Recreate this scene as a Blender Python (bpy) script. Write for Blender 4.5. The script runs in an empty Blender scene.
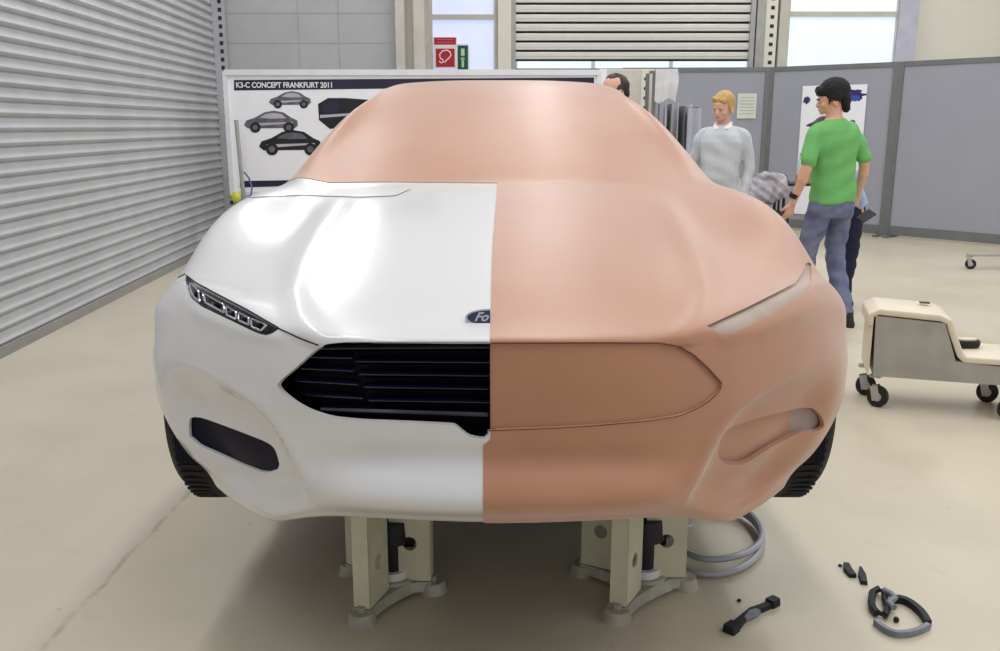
import bpy, bmesh, math, random
import numpy as np
from mathutils import Vector, Matrix
from mathutils.bvhtree import BVHTree
random.seed(7)
SC = bpy.context.scene
COL = SC.collection
PI = math.pi

# ------------------------------------------------------------------ camera
F = 900.0; PITCH = math.radians(12.5); CH = 1.45
CP, SP = math.cos(PITCH), math.sin(PITCH)
cam_d = bpy.data.cameras.new('camera'); cam = bpy.data.objects.new('camera', cam_d); COL.objects.link(cam)
cam_d.sensor_width = 36; cam_d.lens = 36*F/1000.0; cam_d.clip_start = .05
cam.location = (0, 0, CH); cam.rotation_euler = (math.radians(90)-PITCH, 0, 0)
SC.camera = cam

def ray(px, py):
    t = (325.5-py)/F
    return Vector(((px-500)/F, CP+t*SP, -SP+t*CP))
def at(px, py, Y):          # measured image position + real distance -> place in the room
    d = ray(px, py); return Vector((0, 0, CH)) + d*(Y/d.y)
def fl(px, py, z=0.0):      # same on the floor (or a level z)
    d = ray(px, py); return Vector((0, 0, CH)) + d*((z-CH)/d.z)

# ------------------------------------------------------------------ materials
def lin(c):
    return tuple(((x/255.0)/12.92 if x/255.0 <= .04045 else ((x/255.0+.055)/1.055)**2.4) for x in c)
def mat(name, rgb, rough=.6, metal=0, var=.06, scale=6, bump=0, bscale=60, coat=0, emis=None, estr=0, spec=.5, alpha=1, rgb2=None, trans=0, sheen=0):
    m = bpy.data.materials.new(name); m.use_nodes = True
    n = m.node_tree.nodes; l = m.node_tree.links; b = n['Principled BSDF']
    c = lin(rgb); c2 = lin(rgb2) if rgb2 else tuple(x*(1-var*2) for x in c)
    tc = n.new('ShaderNodeTexCoord'); nz = n.new('ShaderNodeTexNoise'); nz.inputs['Scale'].default_value = scale; nz.inputs['Detail'].default_value = 4
    l.new(tc.outputs['Object'], nz.inputs['Vector'])
    mx = n.new('ShaderNodeMix'); mx.data_type = 'RGBA'
    mx.inputs[6].default_value = (*c2, 1); mx.inputs[7].default_value = (*c, 1)
    rp = n.new('ShaderNodeValToRGB'); rp.color_ramp.elements[0].position = .35; rp.color_ramp.elements[1].position = .65
    l.new(nz.outputs['Fac'], rp.inputs['Fac']); l.new(rp.outputs['Color'], mx.inputs[0]); l.new(mx.outputs[2], b.inputs['Base Color'])
    b.inputs['Roughness'].default_value = rough; b.inputs['Metallic'].default_value = metal
    b.inputs['Specular IOR Level'].default_value = spec
    b.inputs['Coat Weight'].default_value = coat; b.inputs['Coat Roughness'].default_value = .06
    b.inputs['Alpha'].default_value = alpha; b.inputs['Transmission Weight'].default_value = trans
    if sheen: b.inputs['Sheen Weight'].default_value = sheen
    if emis: b.inputs['Emission Color'].default_value = (*lin(emis), 1); b.inputs['Emission Strength'].default_value = estr
    if bump:
        nb = n.new('ShaderNodeTexNoise'); nb.inputs['Scale'].default_value = bscale; nb.inputs['Detail'].default_value = 3
        l.new(tc.outputs['Object'], nb.inputs['Vector'])
        bp = n.new('ShaderNodeBump'); bp.inputs['Strength'].default_value = bump; bp.inputs['Distance'].default_value = .01
        l.new(nb.outputs['Fac'], bp.inputs['Height']); l.new(bp.outputs['Normal'], b.inputs['Normal'])
    return m

# ------------------------------------------------------------------ object helpers
def empty(name, loc=(0, 0, 0), rz=0):
    o = bpy.data.objects.new(name, None); COL.objects.link(o); o.location = loc; o.rotation_euler = (0, 0, rz); o.empty_display_size = .1
    return o
def tag(o, label=None, cat=None, group=None, kind=None):
    if label: o['label'] = label
    if cat: o['category'] = cat
    if group: o['group'] = group
    if kind: o['kind'] = kind
    return o
def from_data(name, vs, fs, m, parent=None, smooth=False):
    me = bpy.data.meshes.new(name); me.from_pydata([tuple(v) for v in vs], [], fs); me.update()
    if m: me.materials.append(m)
    if smooth:
        me.polygons.foreach_set('use_smooth', [True]*len(me.polygons))
    o = bpy.data.objects.new(name, me); COL.objects.link(o)
    if parent: o.parent = parent
    return o
class MB:
    def __init__(s): s.b = bmesh.new()
    def box(s, c, d, rz=0, rx=0, ry=0, bev=0):
        r = bmesh.ops.create_cube(s.b, size=1); vs = r['verts']
        M = Matrix.Translation(Vector(c)) @ Matrix.Rotation(rz, 4, 'Z') @ Matrix.Rotation(ry, 4, 'Y') @ Matrix.Rotation(rx, 4, 'X') @ Matrix.Diagonal((d[0], d[1], d[2], 1))
        bmesh.ops.transform(s.b, matrix=M, verts=vs)
        if bev:
            es = list({e for v in vs for e in v.link_edges})
            bmesh.ops.bevel(s.b, geom=es, offset=bev, segments=2, affect='EDGES', profile=.5)
        return s
    def cyl(s, p0, p1, r0, r1=None, n=20, caps=True):
        p0 = Vector(p0); p1 = Vector(p1); r1 = r0 if r1 is None else r1
        d = p1-p0; q = d.to_track_quat('Z', 'Y').to_matrix().to_4x4()
        bmesh.ops.create_cone(s.b, cap_ends=caps, segments=n, radius1=r0, radius2=r1, depth=d.length, matrix=Matrix.Translation((p0+p1)/2) @ q)
        return s
    def sph(s, c, r, n=16):
        r = (r, r, r) if not hasattr(r, '__len__') else r
        bmesh.ops.create_uvsphere(s.b, u_segments=n, v_segments=max(6, n//2), radius=1, matrix=Matrix.Translation(Vector(c)) @ Matrix.Diagonal((*r, 1)))
        return s
    def tube(s, pts, r, n=8, closed=False, sx=1.0):
        pts = [Vector(p) for p in pts]; rings = []; N = len(pts); up = Vector((0, 0, 1)); prev = None
        for i, p in enumerate(pts):
            a = pts[(i-1) % N] if (closed or i > 0) else p; b = pts[(i+1) % N] if (closed or i < N-1) else p
            t = (b-a).normalized()
            if prev is None:
                x = t.cross(up)
                if x.length < .05: x = t.cross(Vector((1, 0, 0)))
                x.normalize()
            else:
                x = (prev - t*prev.dot(t)).normalized()
            prev = x; y = t.cross(x)
            rr = r[i] if hasattr(r, '__len__') else r
            rings.append([s.b.verts.new(p + x*math.cos(2*PI*k/n)*rr*sx + y*math.sin(2*PI*k/n)*rr) for k in range(n)])
        for i in range(N if closed else N-1):
            A = rings[i]; B = rings[(i+1) % N]
            for k in range(n): s.b.faces.new((A[k], A[(k+1) % n], B[(k+1) % n], B[k]))
        if not closed:
            s.b.faces.new(list(reversed(rings[0]))); s.b.faces.new(rings[-1])
        return s
    def prism(s, poly, d):   # poly: list of 3D points, extruded by vector d
        d = Vector(d); A = [s.b.verts.new(Vector(p)) for p in poly]; B = [s.b.verts.new(Vector(p)+d) for p in poly]; n = len(A)
        s.b.faces.new(A); s.b.faces.new(list(reversed(B)))
        for i in range(n): s.b.faces.new((A[i], B[i], B[(i+1) % n], A[(i+1) % n]))
        return s
    def loft(s, secs, n=24, power=2.0):   # secs: (cx,cy,cz,rx,ry) horizontal super-ellipse sections
        rings = []
        for (cx, cy, cz, rx, ry) in secs:
            R = []
            for k in range(n):
                a = 2*PI*k/n; c, q = math.cos(a), math.sin(a); e = 2.0/power
                R.append(s.b.verts.new((cx+rx*math.copysign(abs(c)**e, c), cy+ry*math.copysign(abs(q)**e, q), cz)))
            rings.append(R)
        for A, B in zip(rings, rings[1:]):
            for k in range(n): s.b.faces.new((A[k], A[(k+1) % n], B[(k+1) % n], B[k]))
        s.b.faces.new(list(reversed(rings[0]))); s.b.faces.new(rings[-1])
        return s
    def xf(s, M):
        bmesh.ops.transform(s.b, matrix=M, verts=s.b.verts); return s
    def build(s, name, m, parent=None, smooth=False, inv=None):
        bmesh.ops.recalc_face_normals(s.b, faces=s.b.faces)
        if inv is not None: s.xf(inv)
        me = bpy.data.meshes.new(name); s.b.to_mesh(me); s.b.free()
        if m: me.materials.append(m)
        if smooth:
            me.polygons.foreach_set('use_smooth', [True]*len(me.polygons))
            try: me.set_sharp_from_angle(angle=math.radians(40))
            except Exception: pass
        o = bpy.data.objects.new(name, me); COL.objects.link(o)
        if parent: o.parent = parent
        return o
def remesh(mb, name, m, parent, voxel=.008, smooth_it=6, fn=None, inv=None, sf=.5):
    """join the lofted pieces of a figure into ONE continuous skin"""
    o = mb.build('tmp', None)
    md = o.modifiers.new('r', 'REMESH'); md.mode = 'VOXEL'; md.voxel_size = voxel
    ms = o.modifiers.new('s', 'SMOOTH'); ms.iterations = smooth_it; ms.factor = sf
    dg = bpy.context.evaluated_depsgraph_get(); me = bpy.data.meshes.new_from_object(o.evaluated_get(dg))
    old = o.data; bpy.data.objects.remove(o); bpy.data.meshes.remove(old)
    if fn:
        n_ = len(me.vertices); co = np.empty(n_*3); no = np.empty(n_*3); me.vertices.foreach_get('co', co); me.vertices.foreach_get('normal', no)
        co = co.reshape(-1, 3); no = no.reshape(-1, 3)
        co = np.array([tuple(fn(Vector(a), Vector(b))) for a, b in zip(co, no)]); me.vertices.foreach_set('co', co.ravel()); me.update()
    if inv is not None: me.transform(inv)
    me.name = name; me.materials.clear(); me.materials.append(m)
    me.polygons.foreach_set('use_smooth', [True]*len(me.polygons))
    o = bpy.data.objects.new(name, me); COL.objects.link(o); o.parent = parent
    return o
def text_mesh(body, size, m, name, parent, M, shear=0, depth=.001, bold=0):
    cu = bpy.data.curves.new(name, 'FONT'); cu.body = body; cu.size = size; cu.extrude = depth; cu.shear = shear; cu.offset = bold
    cu.align_x = 'CENTER'; cu.align_y = 'CENTER'
    o = bpy.data.objects.new('t', cu); COL.objects.link(o)
    dg = bpy.context.evaluated_depsgraph_get(); me = bpy.data.meshes.new_from_object(o.evaluated_get(dg))
    bpy.data.objects.remove(o); bpy.data.curves.remove(cu)
    me.transform(M); me.materials.clear(); me.materials.append(m); me.name = name
    o = bpy.data.objects.new(name, me); COL.objects.link(o)
    if parent: o.parent = parent
    return o
# ================================================================== THE CAR MODEL
M_WHITE = mat('white_film', (224, 223, 224), rough=.24, var=.01, scale=2, coat=.6)
M_CLAY = mat('modelling_clay', (188, 135, 105), rough=.42, var=.03, sheen=.5, scale=2.5, bump=.02, bscale=30, rgb2=(180, 126, 97))
M_CLAYG = mat('clay_smoothed_grey', (184, 164, 152), rough=.55, var=.06, scale=14)
M_BLACK = mat('gloss_black', (10, 7, 34), rough=.5, var=.0, spec=.15)
M_BLACKM = mat('matt_black', (9, 7, 24), rough=.6, spec=.2, var=.1)
M_BAR = mat('grille_bar', (13, 12, 40), rough=.28, var=0, coat=.25)
M_TYRE = mat('tyre_rubber', (22, 20, 24), rough=.75, var=.2, scale=30)
M_CHROME = mat('chrome', (205, 208, 215), rough=.12, metal=1, var=0)
M_LAMPB = mat('lamp_housing', (26, 26, 34), rough=.25, var=.1)
M_BLUE = mat('badge_blue', (22, 26, 70), rough=.2, var=0, coat=.5)

def P(dx, py, Y): return at(500+dx, py, Y)
def Wp(x, y, z): return Vector((x, y, z))
rows = []
# underside return of the bumper
rows.append([Wp(0,2.2,.60), Wp(.13,2.2,.60), Wp(.27,2.2,.59), Wp(.36,2.22,.57), Wp(.45,2.24,.54), Wp(.52,2.27,.50), Wp(.60,2.30,.49), Wp(.67,2.33,.49), Wp(.72,2.36,.50), Wp(.76,2.38,.51)])
rows.append([P(0,520,1.96), P(55,519,1.96), P(118,516.5,1.98), P(158,515,2.01), P(187,516,2.04), P(208,519,2.09), P(229,520,2.16), P(250,510,2.19), P(267,500,2.25), P(281,489,2.32)])
rows.append([P(0,517.5,1.905), P(55,516.5,1.905), P(119,514,1.925), P(159,512,1.955), P(186,513,1.99), P(207,516,2.04), P(229,518,2.10), P(251,507,2.17), P(270,495,2.24), P(287,481,2.32)])
rows.append([P(0,509,1.825), P(55,509,1.827), P(119,506,1.845), P(160,502,1.875), P(184,500,1.925), P(206,504,1.985), P(227,508,2.05), P(251,496,2.15), P(277,481,2.23), P(297,468,2.32)])
rows.append([P(0,475,1.85), P(55,475,1.852), P(117,473,1.87), P(163,470,1.90), P(200,468,1.945), P(235,467,2.01), P(262,465,2.08), P(284,462,2.16), P(300,459,2.24), P(312,455,2.33)])
rows.append([P(0,450,1.855), P(55,450,1.86), P(117,448,1.875), P(166,445,1.905), P(210,443,1.95), P(250,441,2.03), P(280,438,2.10), P(304,434,2.19), P(320,431,2.27), P(329,430,2.35)])
rows.append([P(0,429,1.86), P(55,429,1.863), P(115,426,1.875), P(167,422,1.905), P(212,418,1.95), P(256,413,2.03), P(290,408,2.12), P(315,405,2.21), P(331,404,2.29), P(341,405,2.375)])
rows.append([P(0,405,1.85), P(55,405,1.853), P(115,403,1.866), P(168,400,1.895), P(216,396,1.945), P(260,391,2.03), P(296,386,2.12), P(321,383,2.22), P(339,384,2.31), P(345,388,2.395)])
rows.append([P(0,375,1.84), P(55,375,1.843), P(114,373,1.86), P(168,370,1.895), P(218,365,1.95), P(262,358,2.04), P(300,352,2.14), P(327,351,2.25), P(343,356,2.35), P(347,366,2.43)])
rows.append([P(0,346,1.838), P(55,346,1.842), P(112,346,1.862), P(166,345,1.90), P(214,340,1.96), P(259,333,2.04), P(300,324,2.16), P(328,322,2.29), P(343,334,2.42), P(347,345,2.49)])
rows.append([P(0,336,1.855), P(55,336,1.86), P(112,335,1.88), P(166,333,1.917), P(214,326,1.977), P(258,316,2.06), P(298,304,2.18), P(326,302,2.33), Wp(.975,2.47,.95), Wp(.985,2.59,.94)])
rows.append([P(0,322,1.94), P(55,322,1.945), P(112,320,1.965), P(165,316,2.0), P(212,308,2.06), P(256,297,2.14), P(294,284,2.26), P(323,280,2.42), Wp(.98,2.6,.985), Wp(.988,2.68,.965)])
rows.append([Wp(0,2.12,1.083), Wp(.13,2.125,1.083), Wp(.27,2.14,1.08), Wp(.41,2.17,1.073), Wp(.54,2.22,1.062), Wp(.67,2.30,1.052), Wp(.80,2.41,1.045), Wp(.915,2.55,1.028), Wp(.975,2.70,1.0), Wp(.988,2.80,.968)])
rows.append([Wp(0,2.35,1.137), Wp(.13,2.355,1.137), Wp(.27,2.37,1.133), Wp(.41,2.40,1.124), Wp(.54,2.44,1.11), Wp(.67,2.50,1.105), Wp(.80,2.58,1.115), Wp(.905,2.68,1.105), Wp(.972,2.83,1.02), Wp(.988,2.93,.94)])
rows.append([Wp(0,2.60,1.187), Wp(.13,2.60,1.187), Wp(.27,2.61,1.184), Wp(.41,2.63,1.174), Wp(.54,2.66,1.160), Wp(.67,2.70,1.162), Wp(.79,2.76,1.185), Wp(.885,2.83,1.175), Wp(.965,2.95,1.03), Wp(.988,3.05,.84)])
rows.append([Wp(0,2.85,1.230), Wp(.13,2.85,1.230), Wp(.27,2.855,1.227), Wp(.41,2.86,1.217), Wp(.54,2.88,1.205), Wp(.66,2.91,1.210), Wp(.77,2.95,1.232), Wp(.865,3.02,1.20), Wp(.965,3.12,.98), Wp(.985,3.14,.6)])
rows.append([Wp(0,3.05,1.260), Wp(.13,3.05,1.260), Wp(.27,3.055,1.257), Wp(.41,3.065,1.250), Wp(.54,3.08,1.240), Wp(.65,3.11,1.242), Wp(.75,3.16,1.25), Wp(.86,3.25,1.19), Wp(.965,3.3,.95), Wp(.955,3.26,.44)])
rows.append([Wp(0,3.12,1.275), Wp(.13,3.12,1.275), Wp(.27,3.125,1.272), Wp(.41,3.14,1.267), Wp(.54,3.18,1.262), Wp(.64,3.23,1.262), Wp(.745,3.30,1.265), Wp(.86,3.42,1.18), Wp(.965,3.45,.92), Wp(.955,3.4,.42)])
rows.append([Wp(0,3.30,1.350), Wp(.13,3.30,1.350), Wp(.27,3.31,1.347), Wp(.41,3.33,1.340), Wp(.53,3.37,1.33), Wp(.655,3.42,1.32), Wp(.755,3.47,1.305), Wp(.85,3.65,1.17), Wp(.965,3.7,.9), Wp(.955,3.7,.42)])
rows.append([Wp(0,3.55,1.442), Wp(.13,3.55,1.442), Wp(.27,3.56,1.44), Wp(.40,3.58,1.434), Wp(.51,3.61,1.426), Wp(.615,3.64,1.418), Wp(.708,3.68,1.405), Wp(.83,3.95,1.18), Wp(.965,3.98,.9), Wp(.955,4.0,.42)])
rows.append([Wp(0,3.82,1.535), Wp(.13,3.82,1.535), Wp(.26,3.83,1.532), Wp(.38,3.85,1.525), Wp(.48,3.87,1.520), Wp(.575,3.88,1.514), Wp(.645,3.92,1.495), Wp(.82,4.2,1.19), Wp(.965,4.25,.9), Wp(.955,4.25,.42)])
rows.append([Wp(0,4.10,1.618), Wp(.12,4.10,1.618), Wp(.24,4.10,1.616), Wp(.35,4.11,1.610), Wp(.44,4.12,1.602), Wp(.535,4.13,1.58), Wp(.60,4.17,1.535), Wp(.815,4.5,1.19), Wp(.965,4.5,.9), Wp(.955,4.5,.42)])
def rear(y, z, hw, side=.965, belt=1.19, low=.42, yb=None):
    yb = y if yb is None else yb
    return [Wp(0,y,z), Wp(hw*.24,y,z), Wp(hw*.47,y,z-.003), Wp(hw*.68,y,z-.01), Wp(hw*.83,y,z-.02), Wp(hw*.93,y,z-.045), Wp(hw,y+.01,z-.10), Wp(min(.82,side-.1),yb,belt), Wp(side,yb,.9), Wp(side-.01,yb,low)]
rows.append(rear(4.42,1.660,.60,yb=4.75)); rows.append(rear(4.85,1.675,.59,yb=5.05)); rows.append(rear(5.3,1.65,.565,yb=5.4))
rows.append(rear(5.75,1.56,.55,.96,1.2,.44,5.8)); rows.append(rear(6.15,1.44,.57,.95,1.2,.46,6.1)); rows.append(rear(6.45,1.36,.62,.93,1.19,.5,6.35))
rows.append(rear(6.60,1.32,.66,.90,1.15,.52,6.5)); rows.append([Wp(x, 6.66-.12*(x/.9)**2, 1.15) for x in (0,.16,.31,.45,.55,.63,.70,.77,.83,.87)])
rows.append([Wp(x, 6.68-.12*(x/.9)**2, .8) for x in (0,.16,.31,.45,.55,.63,.70,.77,.83,.87)]); rows.append([Wp(x, 6.6-.12*(x/.9)**2, .5) for x in (0,.16,.31,.45,.55,.63,.70,.77,.83,.87)])
CG = np.array([[tuple(p) for p in r] for r in rows])        # R x 10 x 3
# mirror so that the spline is smooth across the centre line
mir = CG[:, :0:-1].copy(); mir[:, :, 0] *= -1
CG = np.concatenate([mir, CG], axis=1)                       # R x 19 x 3
def basis(n, per):     # uniform cubic B-spline evaluation matrix through n controls, per[i] samples in span i
    Pm = np.zeros((n+2, n)); Pm[1:-1] = np.eye(n)
    Pm[0, 0] = 2; Pm[0, 1] = -1; Pm[-1, -1] = 2; Pm[-1, -2] = -1
    out = []
    for i in range(n-1):
        for k in range(per[i]+(1 if i == n-2 else 0)):
            t = k/per[i]; w = np.array([(1-t)**3, 3*t**3-6*t*t+4, -3*t**3+3*t*t+3*t+1, t**3])/6
            out.append(w @ Pm[i:i+4])
    return np.array(out)
R = CG.shape[0]; C = CG.shape[1]
knR = basis(R, [1]*(R-1)); knC = basis(C, [1]*(C-1))
Q = CG.copy()
for it in range(2):                                          # pull the surface back onto the measured points
    lim = np.einsum('ij,jkd->ikd', knR, np.einsum('ij,kjd->kid', knC, Q)); Q = Q + .75*(CG-lim)
per_r = [4, 5, 6] + [14]*13 + [8]*6 + [5]*(R-1-22)
BR = basis(R, per_r); BC = basis(C, [13]*(C-1))
G = np.einsum('ij,jkd->ikd', BR, np.einsum('ij,kjd->kid', BC, Q))    # dense grid
nr, nc = G.shape[:2]

def proj(A):
    x, y, z = A[..., 0], A[..., 1], A[..., 2]-CH
    dep = CP*y-SP*z; up = SP*y+CP*z
    return x/dep*F, 325.5-up/dep*F
def polysd(px, py, poly):   # signed distance, negative inside
    poly = np.array(poly, float); n = len(poly); d = np.full(px.shape, 1e9); ins = np.zeros(px.shape, bool)
    for i in range(n):
        a = poly[i]; b = poly[(i+1) % n]; e = b-a; wx = px-a[0]; wy = py-a[1]
        t = np.clip((wx*e[0]+wy*e[1])/(e @ e), 0, 1); d = np.minimum(d, np.hypot(wx-e[0]*t, wy-e[1]*t))
        c = ((a[1] > py) != (b[1] > py)); xx = a[0]+(py-a[1])*e[0]/(e[1] if abs(e[1]) > 1e-9 else 1e-9); ins ^= (c & (px < xx))
    return np.where(ins, -d, d)
def smoothpoly(poly, k=2):   # Chaikin corner rounding
    for _ in range(k):
        q = []
        for i in range(len(poly)):
            a = np.array(poly[i], float); b = np.array(poly[(i+1) % len(poly)], float); q += [tuple(a*.8+b*.2), tuple(a*.2+b*.8)]
        poly = q
    return poly
def smoothopen(poly, k=2):
    for _ in range(k):
        q = [poly[0]]
        for i in range(len(poly)-1):
            a = np.array(poly[i], float); b = np.array(poly[i+1], float); q += [tuple(a*.8+b*.2), tuple(a*.2+b*.8)]
        poly = q+[poly[-1]]
    return poly
def sst(x, a, b):
    t = np.clip((x-a)/(b-a), 0, 1); return t*t*(3-2*t)
def linesd(px, py, line):    # distance to an open polyline, + on its right/below side (by nearest segment)
    d = np.full(px.shape, 1e9); sg = np.zeros(px.shape)
    for a, b in zip(line, line[1:]):
        a = np.array(a, float); b = np.array(b, float); e = b-a; wx = px-a[0]; wy = py-a[1]
        t = np.clip((wx*e[0]+wy*e[1])/(e @ e), 0, 1); dd = np.hypot(wx-e[0]*t, wy-e[1]*t); m = dd < d
        d = np.where(m, dd, d); sg = np.where(m, np.sign(e[0]*wy-e[1]*wx), sg)
    return d, sg

def normals(G):
    du = np.gradient(G, axis=1); dv = np.gradient(G, axis=0); n = np.cross(du, dv); n /= np.linalg.norm(n, axis=2, keepdims=True)+1e-12
    return n
N0 = normals(G)
if N0[60, nc//2, 1] > 0: N0 = -N0
dx, py = proj(G); u = np.abs(dx); FR = (G[..., 1] < 2.75) & (np.arange(nr)[:, None] > 12)
# scooped pocket round the fog light, bounded by a diagonal crease
crease = smoothopen([(345, 350), (300, 371), (262, 393), (238, 412), (219, 438), (204, 470), (186, 503)], 3)
d, sg = linesd(u, py, crease)
s_in = -d*sg                                            # >0 outward / below the crease
if np.median(s_in[FR & (u > 255) & (u < 275) & (py > 430) & (py < 460)]) < 0: s_in = -s_in
colc = np.abs(np.arange(nc)-nc//2)[None, :]/13.0; rowi = np.arange(nr)[:, None]*1.0
fade = sst(py, 356, 415)*sst(rowi, 10, 22)*(1-sst(colc, 6.6, 8.6))
pocket = .062*np.where(s_in > 0, 1-np.exp(-np.maximum(s_in, 0)/8.0), 0)*fade
pocket += -.007*np.exp(-((s_in+6)/8.0)**2)*sst(py, 375, 415)*(1-sst(py, 470, 500))
# shallow hollow below the headlamp
hl = linesd(u, py, [(225, 338), (262, 330), (300, 314), (314, 300)])[0]
pocket += -.006*np.exp(-(hl/8)**2)
# concave sweep of the lower bumper between the grille and the lip
pocket += .016*np.exp(-((py-462)/17.0)**2)*(1-sst(u, 120, 195))
# upper fender/hood feature line on the bonnet
ridge = [(150, 176), (160, 200), (182, 232), (200, 262), (207, 292), (198, 318), (182, 338)]
rd, rs = linesd(u, py, ridge)
hoodz = (G[..., 1] > 1.9) & (G[..., 1] < 3.15) & (py < 345)
lift = np.where(hoodz, .009*np.exp(-(rd/13.0)**2), 0)*sst(py, 180, 215)
FRf = FR.astype(float)
G = G + np.stack([0*pocket, pocket*FRf, 0*pocket], -1) + N0*(lift[..., None])
# rounded inner recess of the fog openings (clay side scooped by hand, paint side cut out)
dx, py = proj(G); u = np.abs(dx)
# -------------------------------------------------------- openings
GR_R = smoothopen([(-60,343.5),(160,343.5),(178,346),(193,354),(209,369),(221,382),(221,389),(212,399),(200,407.5),(180,415.5),(150,420.5),(110,424.5),(60,427.5),(-60,431)], 2)
GR_L = smoothopen([(-60,341.5),(152,341.5),(172,344),(186,350),(204,367),(224.5,384),(221,391),(207,403),(192,411.5),(170,418.5),(140,421.5),(100,423),(47,425.5)], 2)+[(45,426),(31,437),(17,440),(9,432),(-60,431)]
FOG = smoothpoly([(312,420),(308,417),(298,418),(268,429),(232,443),(225,450),(220,469),(236,474),(262,464),(311,441)], 1)
LAMP = [(315,273),(304.5,283),(279,297),(253.5,310),(221,328),(228,333),(235,335.5),(244,333),(262,324),(299.5,306),(310,297),(314,286)]
sdGL = np.where(dx < 0, polysd(-dx, py, GR_L), polysd(-dx, py, GR_L)); sdGR = polysd(dx, py, GR_R)
LAMP_R = [(207,325.5),(245,308),(294.5,284),(303,272),(306,263),(311,262),(312,273),(310,286),(303.5,296),(269,316),(231.5,334),(219,334)]
FOG_R = smoothpoly([(221,437),(230,427),(262,417),(300,407.5),(314,408),(322,416),(325,427),(317,432),(304,430),(270,448),(244,465),(224,465),(217,455)], 2)
sdF = np.where(dx < 0, polysd(u, py, FOG), polysd(u, py, FOG_R)); sdH = np.where(dx < 0, polysd(u, py, LAMP), polysd(u, py, LAMP_R))
big = 50.0
zc = G[..., 2]
seam_x = -.021 + .012*sst(G[..., 1], 2.2, 3.1) - .016*(1-sst(zc, .765, .785))
phi_seam = (G[..., 0]-seam_x)*400
phi_cowl = (G[..., 1]-(3.075+.32*G[..., 0]**2+np.where(np.abs(G[..., 0]) > .6, .35*(np.abs(G[..., 0])-.6), 0)))*300
front = (G[..., 1] < 2.62) & (np.arange(nr)[:, None] > 12)
fields = [phi_seam.copy(), phi_cowl.copy(),
          np.where(front, np.where(dx < 25, np.where(phi_seam < 0, sdGL, sdGR), sdGR), big),
          np.where(front, sdF, big), np.where(front, sdH, big),
          np.where((G[..., 1] > 4.9) & (np.abs(G[..., 0]) > .6), (np.hypot(G[..., 1]-5.62, G[..., 2]-.6)-.385)*300, big)]
moved = np.zeros((nr, nc), bool)
def snap(G, phi, allf, limit=.5):
    best = np.full((nr, nc), 9.0); tgt = [None]
    T = np.zeros((nr, nc, 3)); fi = [np.zeros((nr, nc)) for _ in allf]
    for (di, dj) in ((1, 0), (-1, 0), (0, 1), (0, -1)):
        nb = np.roll(phi, (-di, -dj), (0, 1)); Gn = np.roll(G, (-di, -dj), (0, 1))
        ok = np.ones((nr, nc), bool)
        if di == 1: ok[-1] = 0
        if di == -1: ok[0] = 0
        if dj == 1: ok[:, -1] = 0
        if dj == -1: ok[:, 0] = 0
        cr = ok & (phi*nb < 0) & (np.abs(nb) < big-1) & (np.abs(phi) < big-1)
        t = np.where(cr, phi/(phi-nb+1e-12), 9.0)
        m = (t < best) & (t <= limit) & ~moved
        best = np.where(m, t, best); T = np.where(m[..., None], G+(Gn-G)*t[..., None], T)
        for k, f in enumerate(allf):
            fn_ = np.roll(f, (-di, -dj), (0, 1)); fi[k] = np.where(m, f+(fn_-f)*t, fi[k])
    m = best < 1
    G[m] = T[m]
    for k, f in enumerate(allf): f[m] = fi[k][m]
    phi[m] = 0; moved[m] = True
    return G
for f in fields:
    # the grille field changes definition across the seam; everything else is plain
    G = snap(G, f, [g for g in fields if g is not f])
sgn = [np.where(np.abs(f) < 1e-9, 0, np.sign(f)) for f in fields]
quads = []
for i in range(nr-1):
    for j in range(nc-1):
        q = ((i, j), (i, j+1), (i+1, j+1), (i+1, j))
        split = None
        for s_ in sgn:
            v = [s_[a] for a in q]
            if 1 in v and -1 in v:
                if v[0] == 0 and v[2] == 0: split = 0
                elif v[1] == 0 and v[3] == 0: split = 1
                break
        if split is None: quads.append(q)
        elif split == 0: quads += [(q[0], q[1], q[2]), (q[0], q[2], q[3])]
        else: quads += [(q[0], q[1], q[3]), (q[1], q[2], q[3])]
def side(k, q): return sum(sgn[k][a] if sgn[k][a] else 0 for a in q)
regions = {}
for q in quads:
    left = side(0, q) < 0 or (side(0, q) == 0 and G[q[0]][0] < -.02)
    cow = side(1, q) < 0
    if side(5, q) < 0: continue
    if side(2, q) < 0: r = 'grilleL' if left else 'grilleR'
    elif side(3, q) < 0: r = 'fogL' if left else 'fogR'
    elif side(4, q) < 0: r = 'lampL' if left else 'lampR'
    elif left and cow: r = 'white'
    else: r = 'clay'
    regions.setdefault(r, []).append(q)
NN = normals(G)
if NN[60, nc//2, 1] > 0: NN = -NN
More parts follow.
